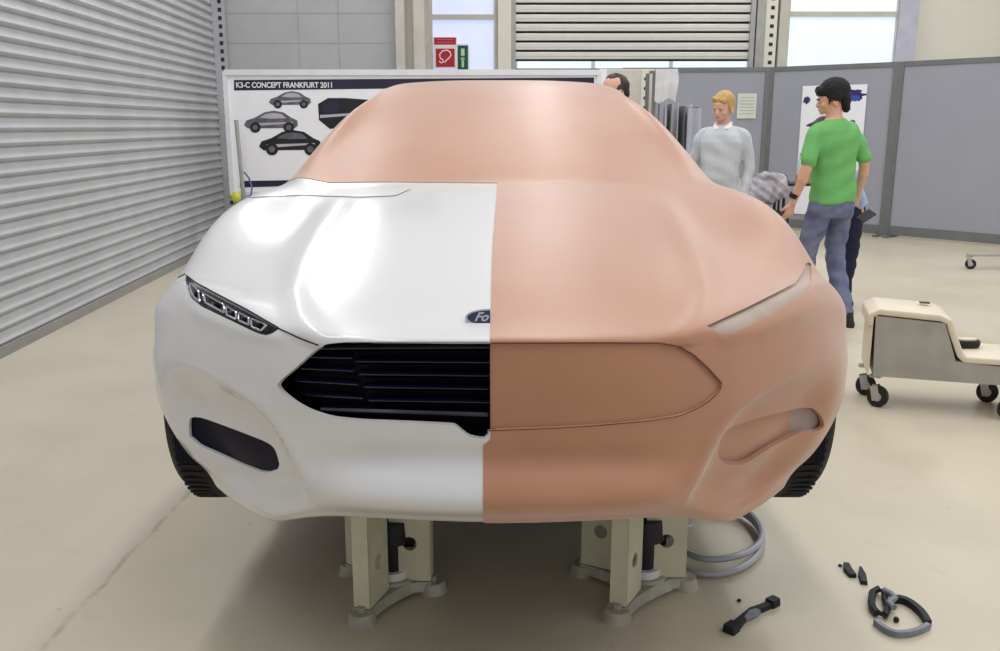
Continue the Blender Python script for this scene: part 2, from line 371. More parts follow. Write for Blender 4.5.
def region_obj(key, name, m, parent, off=0.0, yoff=0.0, thick=0.0, rim=False, m2=None):
    idx = {}; vs = []; fs = []
    for q in regions[key]:
        f = []
        for a in q:
            if a not in idx:
                idx[a] = len(vs); p = G[a]-NN[a]*off; vs.append((p[0], p[1]+yoff, p[2]))
            f.append(idx[a])
        fs.append(f)
    o = from_data(name, vs, fs, m, parent, smooth=True)
    bm = bmesh.new(); bm.from_mesh(o.data)
    bmesh.ops.recalc_face_normals(bm, faces=bm.faces)
    bm.faces.ensure_lookup_table()
    s = sum(f.normal.dot(Vector(NN[regions[key][f.index][0]])) for f in list(bm.faces)[::17])
    if s < 0: bmesh.ops.reverse_faces(bm, faces=bm.faces)
    if rim:      # side walls that bring the set-back panel out to the surrounding skin
        rv = {v: k for k, v in idx.items()}; bm.verts.ensure_lookup_table(); bm.verts.index_update(); ext = {}
        for e in [e for e in bm.edges if e.is_boundary]:
            l = e.link_loops[0]; a, b = l.vert, l.link_loop_next.vert
            for v in (a, b):
                if v not in ext:
                    g_ = rv[v.index]; p_ = G[g_]-NN[g_]*.003; ext[v] = (p_[0], p_[1], p_[2])
            for v in (a, b):
                if isinstance(ext[v], tuple): ext[v] = bm.verts.new(ext[v])
            nf = bm.faces.new((b, a, ext[a], ext[b])); nf.smooth = False
            e.smooth = False
    if m2:
        o.data.materials.append(m2[0]); 
        for f in bm.faces:
            if m2[1](f.calc_center_median()): f.material_index = 1
    if thick:
        # give the shell a real thickness: inner copy joined along every open edge
        be = [e for e in bm.edges if e.is_boundary]
        vmap = {}
        for v in list(bm.verts): vmap[v] = bm.verts.new(v.co - v.normal*thick)
        for f in list(bm.faces):
            nf = bm.faces.new([vmap[v] for v in reversed(f.verts)]); nf.smooth = True
        for e in be:
            a, b = e.verts
            l = e.link_loops[0]; a, b = l.vert, l.link_loop_next.vert
            nf = bm.faces.new((b, a, vmap[a], vmap[b])); nf.smooth = False
        for e in be: e.smooth = False
    bm.to_mesh(o.data); bm.free()
    return o
car = empty('car_model', (0, 3, 0)); car_inv = Matrix.Translation((0, -3, 0))
tag(car, 'full-size car styling model, half white film and half bare brown clay, raised on stands', 'car model')
def cp(o):   # keep world coordinates of parts under the empty at (0,3,0)
    o.data.transform(car_inv); return o
body = cp(region_obj('clay', 'clay_body', M_CLAY, car, thick=.012)); body['label'] = 'brown clay bodywork with roof and windscreen'
wht = cp(region_obj('white', 'film_covered_bodywork', M_WHITE, car, off=.002, thick=.012)); wht['label'] = 'glossy white half of the bonnet, wing and bumper'
o = cp(region_obj('grilleR', 'grille_panel', M_CLAY, car, off=.007, rim=True)); o['label'] = 'blank clay grille panel'
o = cp(region_obj('fogR', 'fog_light_recess', M_CLAY, car, yoff=.026, rim=True, m2=(M_CLAYG, lambda c: c.x > .765)))
o = cp(region_obj('lampR', 'headlight_recess', M_CLAYG, car, off=.006, rim=True)); o['label'] = 'greyish scraped clay headlight'
gback = cp(region_obj('grilleL', 'grille', M_BLACKM, car, yoff=.075, thick=.004)); gback['label'] = 'dark blue-black slatted grille'
fogb = cp(region_obj('fogL', 'fog_light', M_BLACK, car, yoff=.012, rim=False, thick=.004)); fogb['label'] = 'glossy black fog light insert'
lampb = cp(region_obj('lampL', 'headlight', M_LAMPB, car, off=.010, thick=.004)); lampb['label'] = 'dark slim headlight with five cells'
# look-up on the body surface
allv = [tuple(p) for p in G.reshape(-1, 3)]; allf = [[a[0]*nc+a[1] for a in q] for q in quads]
BV = BVHTree.FromPolygons(allv, allf)
def hit(px, py_):
    h = BV.ray_cast(Vector((0, 0, CH)), ray(px, py_).normalized(), 20)
    return (h[0], h[1] if h[1].y < 0 or h[1].z > 0 else -h[1]) if h[0] else (None, None)
def line_on(pts, off, n=24):   # polyline laid on the body, moved off metres along the normal
    out = []; L = [math.hypot(b[0]-a[0], b[1]-a[1]) for a, b in zip(pts, pts[1:])]; T = sum(L)
    for k in range(n+1):
        s = T*k/n; i = 0
        while i < len(L)-1 and s > L[i]: s -= L[i]; i += 1
        t = min(1, s/L[i]); a, b = pts[i], pts[i+1]
        p, nn = hit(a[0]+(b[0]-a[0])*t, a[1]+(b[1]-a[1])*t)
        if p is None: continue
        if nn.dot(ray(500, 325)) > 0: nn = -nn
        out.append(p+nn*off)
    return out
# ---- grille slats (left half)
def slat(x0, x1, y0, y1, depth, m, h=.006, push=.03):
    mb = MB(); pts = []
    for k in range(17):
        t = k/16; p, _ = hit(x0+(x1-x0)*t, y0+(y1-y0)*t)
        pts.append(p+Vector((0, push, 0)))
    A = []
    for p in pts:
        A.append([mb.b.verts.new(p+Vector((0, dy, dz))) for dy, dz in ((-.004, .000), (.0, h*.5), (depth, h*.6), (depth, -h*.4), (.004, -h*.6), (-.003, -h*.35))])
    for P0, P1 in zip(A, A[1:]):
        for k in range(6): mb.b.faces.new((P0[k], P0[(k+1) % 6], P1[(k+1) % 6], P1[k]))
    mb.b.faces.new(A[0]); mb.b.faces.new(list(reversed(A[-1])))
    return mb.build('slat', m, gback, smooth=True, inv=car_inv)
for (ya, yb) in ((351.5, 350.5), (364.5, 365.5), (377.5, 379), (390.5, 392.5), (404, 406)):
    xl = {351.5: 318, 364.5: 353, 377.5: 357, 390.5: 362, 404: 367}[ya]
    slat(xl, 488.5, ya, yb, .03, M_BAR)
    slat(xl+4, 488.5, ya+5.2, yb+5, .03, M_BAR, h=.004, push=.045)
for (xa, xb, ya, yb) in ((302, 350, 360.5, 361.5), (312-14, 351, 372, 374.5), (293, 356, 384.5, 388.5), (303, 361, 399, 402.5)):
    slat(xa, xb, ya, yb, .03, M_BAR, h=.006, push=.034)
slat(318, 488, 414, 419, .03, M_BAR, h=.010, push=.03)
# black inner surround that fills the mouth's edges
# ---- headlight cells
def cell(pts, r=.0026):
    w = line_on(pts+[pts[0]], .001, 30)
    MB().tube(w[:-1], r, 6, closed=True).build('bezel', M_CHROME, lampb, smooth=True, inv=car_inv)
cell([(190, 283), (194, 286), (199, 292), (200, 302), (195, 298), (191, 291)])
cell([(203, 293), (224, 305), (224.5, 313), (206, 303)])
cell([(226.5, 306.5), (236, 312), (236.5, 319.5), (227, 315)])
cell([(239, 313), (248.5, 318), (249.5, 325), (239, 320.5)])
cell([(251.5, 319), (267, 325), (261, 330.5), (252, 327)])
for (a, b) in ((195, 292), (214, 304), (231, 313), (244, 319), (257, 325)):
    p, n_ = hit(a, b); n_ = n_ if n_.y < 0 else -n_
    MB().sph(p-n_*.009, .009, 12).build('lens', M_BLACK, lampb, smooth=True, inv=car_inv)
# dark shut lines
def shut(name, pts, r, m, n=40):
    return MB().tube(line_on(pts, -.0005, n), r, 6).build(name, m, car, smooth=True, inv=car_inv)
shut('shut_line', [(278, 328), (300, 338.5), (318, 345.5)], .0016, M_BLACKM)
shut('shut_line', [(186, 275), (196, 282.5), (221, 296), (246, 309), (278, 327.5)], .0018, M_BLACKM)
shut('shut_line', [(170, 279), (178, 277), (185, 273.5)], .0012, M_BLACKM, 8)
shut('shut_line', [(245, 197.5), (300, 195), (360, 197), (396, 195.5), (410, 189)], .0014, mat('soft_grey_line', (150, 150, 152), .5), 40)
M_GRV = mat('clay_groove', (110, 66, 50), .7)
shut('scribed_line', [(491, 343), (600, 342.8), (660, 343), (679, 346.5), (694, 355), (709, 369), (722, 383.5)], .0020, M_GRV, 60)
shut('scribed_line', [(722, 384), (720, 391), (711, 400), (699, 408), (680, 416), (650, 421), (600, 425.5), (560, 428), (487, 431)], .0012, M_GRV, 60)
shut('scribed_line', [(707, 326), (745, 308.5), (794, 284)], .0012, mat('pencil_grey', (120, 108, 104), .7), 30)
# clay edge of the centre seam
# ---- oval badge at the nose, cut off by the clay
p, n_ = hit(489, 319); n_ = n_ if n_.z > 0 else -n_
n_ = Vector((0, n_.y, n_.z)).normalized(); n_ = (n_+Vector((0, -.8, -.25))).normalized()
bx = Vector((1, 0, 0)); by = n_.cross(bx).normalized()
if by.z < 0: by = -by
BM = Matrix(((bx.x, by.x, n_.x, 0), (bx.y, by.y, n_.y, 0), (bx.z, by.z, n_.z, 0), (0, 0, 0, 1)))
BM = Matrix.Translation(p+n_*.004) @ BM
def half_oval(a, b, z, d, cut):
    pts = [(a*math.cos(t), b*math.sin(t)) for t in [2*PI*k/64 for k in range(64)]]
    pts = [q for q in pts if q[0] < cut]
    s = b*math.sqrt(max(0, 1-(cut/a)**2)); 
    lo = [q for q in pts]; lo.sort(key=lambda q: -math.atan2(q[1], q[0]) if q[1] >= 0 else 0)
    up = sorted([q for q in pts if q[1] >= 0], key=lambda q: -q[0]); dn = sorted([q for q in pts if q[1] < 0], key=lambda q: q[0])
    poly = [(cut, s)]+up+dn+[(cut, -s)]
    return [(x, y, z) for x, y in poly]
badge = MB().prism(half_oval(.053, .021, -.006, 0, .003), (0, 0, .010)).xf(BM).build('badge', M_CHROME, car, inv=car_inv)
badge['label'] = 'blue oval badge with chrome rim'
MB().prism(half_oval(.048, .0168, .0041, 0, .003), (0, 0, .0012)).xf(BM).build('badge_face', M_BLUE, badge, inv=car_inv)
text_mesh('Fo', .029, M_CHROME, 'badge_lettering', badge, car_inv @ BM @ Matrix.Translation((-.018, 0, .0058)), shear=.45, depth=.0008, bold=.0008)
# cut sensor bits hanging in the notch
# ---- wheels
def wheel(x, y, z, sgn_):
    w = empty('wheel', (x, y-3, z)); w.parent = car
    mb = MB(); prof = [(-.115, .215), (-.12, .27), (-.110, .308), (-.078, .334), (0, .343), (.078, .334), (.110, .308), (.12, .27), (.115, .215)]
    n = 64; rings = [[mb.b.verts.new((px_, r*math.cos(2*PI*k/n), r*math.sin(2*PI*k/n))) for k in range(n)] for px_, r in prof]
    for A, B in zip(rings, rings[1:]+rings[:1]):
        for k in range(n): mb.b.faces.new((A[k], A[(k+1) % n], B[(k+1) % n], B[k]))
    for k in range(72):   # tread blocks
        a = 2*PI*k/72
        for sx in (-.055, .055):
            mb.box((sx*.85, .3405*math.cos(a), .3405*math.sin(a)), (.07, .006, .012), rx=a)
    mb.build('tyre', M_TYRE, w, smooth=True)
    mb = MB().cyl((-.10, 0, 0), (.10, 0, 0), .215, n=48, caps=False); mb.cyl((sgn_*.02, 0, 0), (sgn_*.05, 0, 0), .205, n=48)
    mb.cyl((sgn_*.05, 0, 0), (sgn_*.085, 0, 0), .05, n=24)
    for k in range(10):
        a = 2*PI*k/10; mb.box((sgn_*.065, .125*math.cos(a), .125*math.sin(a)), (.03, .17, .024), rx=a)
    mb.build('rim', mat('rim_grey', (90, 92, 98), .35, .8), w, smooth=True)
    return w
for (yy, xx) in ((2.76, .85), (5.62, .83)):
    wheel(xx, yy, .635, 1); wheel(-xx, yy, .635, -1)
# wheel housings and the floor pan of the model
mb = MB(); mb.box((0, 4.3, .50), (1.30, 4.1, .06), bev=.01); mb.box((0, 4.2, .62), (1.36, 3.4, .2))
mb.build('floor_pan', M_BLACKM, car, inv=car_inv)
for yy in (2.76, 5.62):
    for sx in (-1, 1):
        mb = MB(); n = 28; A = []
        for k in range(n+1):
            a = PI*k/n*1.1-.16; A.append((yy-.40*math.cos(a), .6+.40*math.sin(a)))
        ra = [mb.b.verts.new((sx*.66, q[0], q[1])) for q in A]; rb = [mb.b.verts.new((sx*.90, q[0], q[1])) for q in A]
        for k in range(n): mb.b.faces.new((ra[k], ra[k+1], rb[k+1], rb[k]))
        mb.b.faces.new(ra)
        mb.build('wheel_housing', M_BLACKM, car, inv=car_inv)
# ================================================================== THE HALL
M_SHUT = mat('galvanised_shutter', (190, 192, 196), rough=.42, metal=.1, var=.05, scale=3)
M_GALV = mat('galvanised_post', (176, 176, 172), rough=.5, metal=.2, var=.08, scale=8)
M_HOLE_AND_SHADE = mat('dark_hole_and_shade', (46, 46, 50), .8)  # punched holes, and the painted slat-end shade on the shutter guide
M_WALLG = mat('grey_wall', (184, 184, 185), .7, var=.03, scale=3)
M_WALLC = mat('cream_wall', (232, 228, 214), .8, var=.015, scale=2)
M_FRAMEC = mat('cream_frame', (206, 202, 190), .5, var=.05)
M_WHITEP = mat('white_board', (246, 246, 252), .45, var=.01)
M_PANE = mat('bright_pane', (208, 214, 240), .2, var=.02, scale=1.5, emis=(205, 214, 250), estr=.55)
M_PANE2 = mat('bright_pane_clear', (225, 236, 246), .2, var=.06, scale=1.2, emis=(222, 236, 250), estr=.55)
# ---- floor with a poured beige coating, one seam between two slabs, stains and grit
def floor_mat():
    m = bpy.data.materials.new('floor_coating'); m.use_nodes = True; n = m.node_tree.nodes; l = m.node_tree.links; b = n['Principled BSDF']
    g = n.new('ShaderNodeNewGeometry'); sx = n.new('ShaderNodeSeparateXYZ'); l.new(g.outputs['Position'], sx.inputs[0])
    def noise(sc, det=4):
        z = n.new('ShaderNodeTexNoise'); z.inputs['Scale'].default_value = sc; z.inputs['Detail'].default_value = det; l.new(g.outputs['Position'], z.inputs['Vector']); return z
    def ma(op, a, b_=None, c=None):
        k = n.new('ShaderNodeMath'); k.operation = op
        for i, v in enumerate((a, b_, c)):
            if v is None: continue
            if isinstance(v, (int, float)): k.inputs[i].default_value = v
            else: l.new(v, k.inputs[i])
        return k.outputs[0]
    def mix(f, a, b_):
        k = n.new('ShaderNodeMix'); k.data_type = 'RGBA'
        if isinstance(f, (int, float)): k.inputs[0].default_value = f
        else: l.new(f, k.inputs[0])
        for i, v in ((6, a), (7, b_)):
            if isinstance(v, tuple): k.inputs[i].default_value = (*lin(v), 1)
            else: l.new(v, k.inputs[i])
        return k.outputs[2]
    def ramp(v, a, b_):
        k = n.new('ShaderNodeMapRange'); k.interpolation_type = 'SMOOTHSTEP'; l.new(v, k.inputs[0]); k.inputs[1].default_value = a; k.inputs[2].default_value = b_; return k.outputs[0]
    p0 = fl(40, 651); p1 = fl(185, 497)
    ex, ey = p1.x-p0.x, p1.y-p0.y; L = math.hypot(ex, ey); nx, ny = ey/L, -ex/L
    wob = noise(5, 6)
    d = ma('ADD', ma('ADD', ma('MULTIPLY', sx.outputs[0], nx), ma('MULTIPLY', sx.outputs[1], ny)), -(p0.x*nx+p0.y*ny))
    d = ma('ADD', d, ma('MULTIPLY', ma('SUBTRACT', wob.outputs['Fac'], .5), .05))
    ad = ma('ABSOLUTE', d)
    tone = mix(ramp(noise(1.1).outputs['Fac'], .35, .65), (198, 188, 165), (208, 198, 176))
    left = mix(ramp(noise(1.4).outputs['Fac'], .3, .7), (198, 188, 170), (205, 196, 178))
    col = mix(ramp(d, -.02, .02), left, tone)
    crk = ma('MULTIPLY', ma('SUBTRACT', 1.0, ramp(ad, .003, .016)), ramp(noise(9).outputs['Fac'], .30, .55))
    col = mix(ma('MULTIPLY', crk, .5), col, (138, 128, 112))
    # scuffs and grit
    sp = ramp(noise(21, 2).outputs['Fac'], .74, .79); col = mix(ma('MULTIPLY', sp, .55), col, (120, 104, 84))
    sp2 = ramp(noise(60, 1).outputs['Fac'], .80, .83); col = mix(ma('MULTIPLY', sp2, .7), col, (90, 70, 60))
    sp3 = ramp(noise(7, 6).outputs['Fac'], .60, .75); col = mix(ma('MULTIPLY', sp3, .22), col, (176, 168, 148))
    l.new(col, b.inputs['Base Color'])
    r = n.new('ShaderNodeMapRange'); l.new(noise(4).outputs['Fac'], r.inputs[0]); r.inputs[3].default_value = .26; r.inputs[4].default_value = .42; l.new(r.outputs[0], b.inputs['Roughness'])
    b.inputs['Specular IOR Level'].default_value = .5
    bp = n.new('ShaderNodeBump'); bp.inputs['Strength'].default_value = .15; bp.inputs['Distance'].default_value = .01; l.new(noise(14).outputs['Fac'], bp.inputs['Height']); l.new(bp.outputs['Normal'], b.inputs['Normal'])
    return m
def wall(name, quad, m, t=(0, .12, 0)):
    o = MB().prism(quad, t).build(name, m); tag(o, kind='structure'); return o
o = MB().box((2.6, 5.5, -.06), (14, 19, .12)).build('floor', floor_mat()); tag(o, kind='structure')
H = 5.6
def xl(y): return -2.90-.048*y           # line of the left wall
Y0 = -3.5; YL = 11.6; YB = 14.4
wall('wall_left', [(xl(Y0)-.22, Y0, 0), (xl(YL)-.22, YL, 0), (xl(YL)-.22, YL, H), (xl(Y0)-.22, Y0, H)], M_WALLG, (-.15, 0, 0))
# far-left block wall with faint joints
XC = at(397, 60, YL).x
g = MB(); g.prism([(xl(YL)-.22, YL, 0), (XC, YL, 0), (XC, YL, H), (xl(YL)-.22, YL, H)], (0, .15, 0))
o = g.build('wall_back_left', M_WALLG); tag(o, kind='structure')
g = MB()
for px in (299, 339): g.box((at(px, 40, YL).x, YL-.002, 2.8), (.012, .006, 4.6))
for z in (2.45, 2.80, 3.15, 3.5): g.box(((xl(YL)+XC)/2, YL-.001, z), (XC-xl(YL)-.1, .004, .008))
o = g.build('trim_1', mat('joint_grey', (176, 176, 178), .8)); tag(o, kind='structure')
# wall return and back wall
wall('wall_back_return', [(XC, YL+.15, 0), (XC, YB, 0), (XC, YB, H), (XC, YL+.15, H)], M_WALLG, (-.12, 0, 0))
wall('wall_back', [(XC-.1, YB+.1, 0), (9.6, YB+.1, 0), (9.6, YB+.1, H), (XC-.1, YB+.1, H)], M_WALLC)
wall('wall_right', [(9.4, 6.5, 0), (9.4, YB+.1, 0), (9.4, YB+.1, H), (9.4, 6.5, H)], M_WALLC, (.12, 0, 0))
# ---- big roller shutter on the left: ribbed curtain, guide with painted slat-end shade, floor bar
sh = empty('roller_shutter', (xl(7), 7, 0)); si = Matrix.Translation((-xl(7), -7, 0))
tag(sh, 'big ribbed grey metal roller shutter closing the left wall', 'roller shutter')
YS0, YS1 = 1.2, YL-.16; pitch = .0965
mb = MB(); prof = []
nz = int(4.4/pitch)
for k in range(nz):
    for q, off in ((0, -.008), (.08, .004), (.18, .018), (.30, .022), (.42, .016), (.54, .006), (.90, .003), (.95, -.004)):
        prof.append((.06+(k+q)*pitch, off))
A = [mb.b.verts.new((xl(YS0)-.05+f, YS0, z)) for z, f in prof]; B = [mb.b.verts.new((xl(YS1)-.05+f, YS1, z)) for z, f in prof]
for k in range(len(prof)-1): mb.b.faces.new((A[k], B[k], B[k+1], A[k+1]))
A2 = [mb.b.verts.new((xl(YS0)-.09, YS0, z)) for z in (prof[0][0], prof[-1][0])]; B2 = [mb.b.verts.new((xl(YS1)-.09, YS1, z)) for z in (prof[0][0], prof[-1][0])]
mb.b.faces.new((A2[0], A2[1], B2[1], B2[0]))
mb.build('curtain', M_SHUT, sh, smooth=True, inv=si)
def along(c, d, y, name, m, rz=math.atan(.048)):   # box standing along the shutter line
    return MB().box(c, d, rz=rz).build(name, m, sh, inv=si)
mb = MB(); mb.box((xl(6.3)-.045, 6.3, .035), (.06, 10.3, .07), rz=math.atan(.048)); mb.build('bottom_bar', mat('bar_grey', (150, 150, 148), .6), sh, inv=si)
gy = YL-.10
mb = MB(); mb.box((xl(gy)+.01, gy, 2.25), (.17, .11, 4.5)); gd = mb.build('guide_rail', M_SHUT, sh, inv=si)
for k in range(32):
    MB().box((xl(gy)+.062, gy-.056, .12+k*pitch), (.040, .012, .045)).build('slat_end_shade', M_HOLE_AND_SHADE, gd, inv=si)  # dark blocks stand in for the shadows at the slat ends
# ---- steel column in front of the wall return
x0 = at(396, 40, 11.5).x; x1 = at(425, 40, 11.5).x
mb = MB(); w_ = x1-x0
mb.box((x0+w_*.16, 11.45, H/2), (w_*.30, .03, H)); mb.box((x0+w_*.82, 11.45, H/2), (w_*.36, .05, H)); mb.box((x0+w_*.48, 11.56, H/2), (w_*.34, .03, H)); mb.box((x0+.05, 11.53, H/2), (.03, .16, H)); mb.box((x1-.13, 11.53, H/2), (.02, .16, H))
o = mb.build('wall_column', M_FRAMEC); tag(o, kind='structure')
def X(px, Y=YB): return at(px, 35, Y).x
def Zt(py, Y=YB): return at(500, py, Y).z
zb = 2.1; zt = 4.4
# ---- window beside the column
def window(name, pxa, pxb, bars, mpane, zlo=1.2):
    a, b = X(pxa), X(pxb)
    w = empty(name, ((a+b)/2, YB, zlo)); tag(w, kind='structure'); iv = Matrix.Translation((-(a+b)/2, -YB, -zlo))
    MB().box(((a+b)/2, YB-.03, (zlo+zt)/2), (b-a, .02, zt-zlo)).build('pane', mpane, w, inv=iv)
    mb = MB()
    for xx in (a, b): mb.box((xx, YB-.05, (zlo+zt)/2), (.09, .10, zt-zlo+.1))
    mb.box(((a+b)/2, YB-.05, zt), (b-a, .1, .09)); mb.box(((a+b)/2, YB-.05, zlo), (b-a, .1, .09))
    for z in bars: mb.box(((a+b)/2, YB-.05, z), (b-a, .08, .07))
    mb.build('window_frame', M_FRAMEC, w, inv=iv); return w
window('window_1', 430, 497, (Zt(17.5),), M_PANE)
window('window_2', 784, 896, (Zt(14.5), 3.9), M_PANE2)
# white pillars
for i, (a, b, m, dpt) in enumerate(((425, 430, M_FRAMEC, .14), (498, 511, M_WALLC, .2), (753, 761, M_GALV, .2), (776, 785, M_FRAMEC, .18), (894, 913, mat('lilac_pillar', (200, 198, 216), .6), .16))):
    o = MB().box(((X(a)+X(b))/2, YB-dpt/2+.02, H/2), (X(b)-X(a), dpt, H)).build('wall_pillar', m); tag(o, kind='structure')
# column strip with square holes
a, b = X(762), X(774)
pw = empty('slotted_upright', ((a+b)/2, YB-.1, 0)); pi_ = Matrix.Translation((-(a+b)/2, -YB+.1, 0)); tag(pw, 'pale upright strip punched with a row of dark square holes beside the back shutter', 'upright')
MB().box(((a+b)/2, YB-.1, H/2), (b-a, .08, H), bev=.006).build('strip', M_WALLC, pw, inv=pi_)
for k in range(14): MB().box(((a+b)/2+.01, YB-.142, 2.0+k*.132), (.055, .008, .05)).build('slot', M_HOLE_AND_SHADE, pw, inv=pi_)
# ---- rear roller shutter with two glazed slats at the bottom of the visible part
a, b = X(512), X(752)
rs = empty('rear_shutter', ((a+b)/2, YB-.1, 0)); ri = Matrix.Translation((-(a+b)/2, -YB+.1, 0)); tag(rs, 'pale horizontal-slatted roller door in the back wall above the partitions', 'roller door')
zbot = Zt(67); zs = Zt(52); p2 = (Zt(5)-Zt(61))/6.0
MB().box(((a+b)/2, YB-.06, 2.9), (b-a-.04, .02, 3.4)).build('backing', mat('dark_gap', (48, 44, 44), .8), rs, inv=ri)
def zslat(k): return Zt(61)+k*p2
mb = MB()
for k in range(0, 14):
    z0 = zslat(k)+.020; z1 = zslat(k+1)-.012
    mb.box(((a+b)/2, YB-.095, (z0+z1)/2), (b-a-.10, .045, z1-z0), bev=.010)
    mb.box(((a+b)/2, YB-.120, z0+.05), (b-a-.10, .010, .012))
mb.build('slat', mat('pale_slat', (226, 222, 216), .35, metal=.1, var=.02), rs, inv=ri)
mb = MB()
for k in range(-1, 0):
    z0 = zslat(k)+.020; z1 = zslat(k+1)-.012
    n_ = 3
for k in (-2, -1):
    z0 = zslat(k)+.020; z1 = zslat(k+1)-.012
    for q in range(3):
        xa = a+.05+(b-a-.1)*q/3+.03; xb = a+.05+(b-a-.1)*(q+1)/3-.03
        MB().box(((xa+xb)/2, YB-.095, (z0+z1)/2), (xb-xa, .03, z1-z0), bev=.006).build('glazed_slat', M_PANE2, rs, inv=ri)
    mb.box(((a+b)/2, YB-.080, (z0+z1)/2), (b-a-.1, .03, z1-z0))
mb.build('slat_joint', mat('joint_pale', (206, 214, 220), .4), rs, inv=ri)
for xx in (a+.02, b-.04): MB().box((xx, YB-.10, H/2), (.07, .14, H)).build('side_guide', M_GALV, rs, inv=ri)
# ---- signs on the left window
def sign(name, px0, px1, py0, py1, m, label, cat):
    a, b = at(px0, 50, YB-.11), at(px1, 50, YB-.11); z1, z0 = at(450, py0, YB-.11).z, at(450, py1, YB-.11).z
    c = Vector(((a.x+b.x)/2, YB-.115, (z0+z1)/2)); e = empty(name, c); tag(e, label, cat)
    MB().box((0, 0, 0), (b.x-a.x, .012, z1-z0), bev=.003).build('plate', m, e); return e, b.x-a.x, z1-z0
M_RED = mat('sign_red', (190, 24, 44), .5, var=0); M_SW = mat('sign_white', (244, 240, 240), .5, var=0); M_SG = mat('sign_green', (16, 84, 56), .5, var=0)
e, w1, h1 = sign('fire_hose_sign', 433.5, 457, 37, 68.5, M_SW, 'red square fire hose reel sign with white border on the back window', 'sign')
MB().box((0, -.008, h1*.37), (w1*.92, .006, h1*.22)).build('upper_field', M_RED, e)
MB().box((0, -.008, -h1*.16), (w1*.80, .006, h1*.58)).build('symbol_field', M_RED, e)
pts = [(-.22, -.30), (-.14, -.36), (-.06, -.33), (-.10, -.24), (-.18, -.20), (-.20, -.06), (-.10, .06), (.06, .09), (.18, .02), (.20, -.10), (.12, -.20), (.02, -.28), (-.02, -.34)]
MB().tube([(x*w1*1.2, -.013, z*h1*.9+.0) for x, z in pts], .011, 6).build('hose_symbol', M_SW, e)
mb = MB()
for zz in (.42, .33): mb.box((0, -.012, h1*zz), (w1*.7, .003, .008))
mb.build('lettering', mat('dull_pink', (220, 130, 140), .5), e)
e, w1, h1 = sign('exit_sign', 457.5, 468, 45.5, 69.5, M_SG, 'narrow dark green emergency sign with a pale symbol next to the red sign', 'sign')
mb = MB(); mb.box((0, -.008, h1*.22), (w1*.34, .004, h1*.30)); mb.box((0, -.008, -h1*.2), (w1*.22, .004, h1*.42)); mb.box((0, -.008, -h1*.06), (w1*.42, .004, h1*.04)); mb.build('symbol', mat('sign_pale', (200, 228, 196), .5), e)
mb = MB(); mb.box((0, -.004, h1*.5+.01), (w1*1.08, .012, .02)); mb.box((w1*.5+.01, -.004, 0), (.02, .012, h1)); mb.build('border', M_SW, e)
# ================================================================== partitions
M_PF = mat('partition_frame', (122, 124, 126), .5, metal=.2, var=.06); M_PP = mat('partition_fabric', (160, 162, 173), .9, var=.02, scale=2)
PA = Vector((1.75, 13.35, 0)); PBp = Vector((3.82, 13.2, 0)); PC = Vector((5.17, 12.08, 0)); PD = Vector((7.1, 9.98, 0))
def partition(A, B, label, h0=.08, h=2.26):
    d = B-A; L = d.length; rz = math.atan2(d.y, d.x); e = empty('partition_screen', (A+B)/2, rz); tag(e, label, 'partition', 'office partition screens')
    MB().box((0, 0, (h+h0)/2), (L-.10, .035, h-h0-.1)).build('panel', M_PP, e)
    mb = MB(); mb.box((-L/2+.035, 0, h/2), (.07, .07, h)); mb.box((L/2-.035, 0, h/2), (.07, .07, h)); mb.box((0, 0, h-.03), (L-.1, .06, .06)); mb.box((0, 0, h0+.01), (L-.1, .06, .12))
    mb.build('frame', M_PF, e)
    for sx in (-1, 1):
        MB().box((sx*(L/2-.08), 0, .015), (.06, .36, .03), bev=.006).build('foot', M_PF, e)
    return e, L, rz
pe1 = partition(PA, PBp, 'grey partition screen behind the blond man with a notice pinned on')
pe2 = partition(PBp, PC, 'grey partition screen with a white poster behind the man in green')
pe3 = partition(PC, PD, 'large bare grey partition screen at the far right')
def onpanel(px, py, A, B, off):     # point of the panel plane seen at a photo position, off metres in front
    d = (B-A).normalized(); nrm = Vector((d.y, -d.x, 0)); nrm = nrm if nrm.y < 0 else -nrm
    r = ray(px, py); O = Vector((0, 0, CH)); P0 = A+nrm*off
    return O + r*((P0-O).dot(nrm)/r.dot(nrm)), nrm, d
def sheet(name, px0, px1, py0, py1, A, B, m, label, cat):
    p01, nrm, d = onpanel(px0, py0, A, B, .030); p10, _, _ = onpanel(px1, py0, A, B, .030); p00 = p01.copy(); p00.z = onpanel(px0, py1, A, B, .03)[0].z
    w1 = (Vector((p10.x, p10.y, 0))-Vector((p00.x, p00.y, 0))).length; h1 = p01.z-p00.z
    c = (p00+p10)/2; c.z = p00.z+h1/2; rz = math.atan2(d.y, d.x); e = empty(name, c, rz); tag(e, label, cat)
    MB().box((0, 0, 0), (w1, .006, h1)).build('paper', m, e); return e, w1, h1
e, w1, h1 = sheet('notice', 738, 757, 93.5, 118.5, PA, PBp, mat('notice_paper', (224, 226, 212), .7), 'small pale notice pinned to the partition beside the blond man', 'notice')
mb = MB()
for k in range(6): mb.box((0, -.005, h1*(.34-.13*k)), (w1*.74, .002, .008))
mb.build('ruled_line', mat('notice_ink', (170, 176, 164), .7), e)
e, w1, h1 = sheet('poster', 803, 867.5, 86, 214, PBp, PC, M_WHITEP, 'tall white poster with purple-blue sketches behind the man in green', 'poster')
M_INK1 = mat('ink_violet', (62, 40, 120), .6, var=.3, scale=12); M_INK2 = mat('ink_dark', (40, 40, 52), .6); M_INK3 = mat('ink_blue', (60, 80, 180), .6)
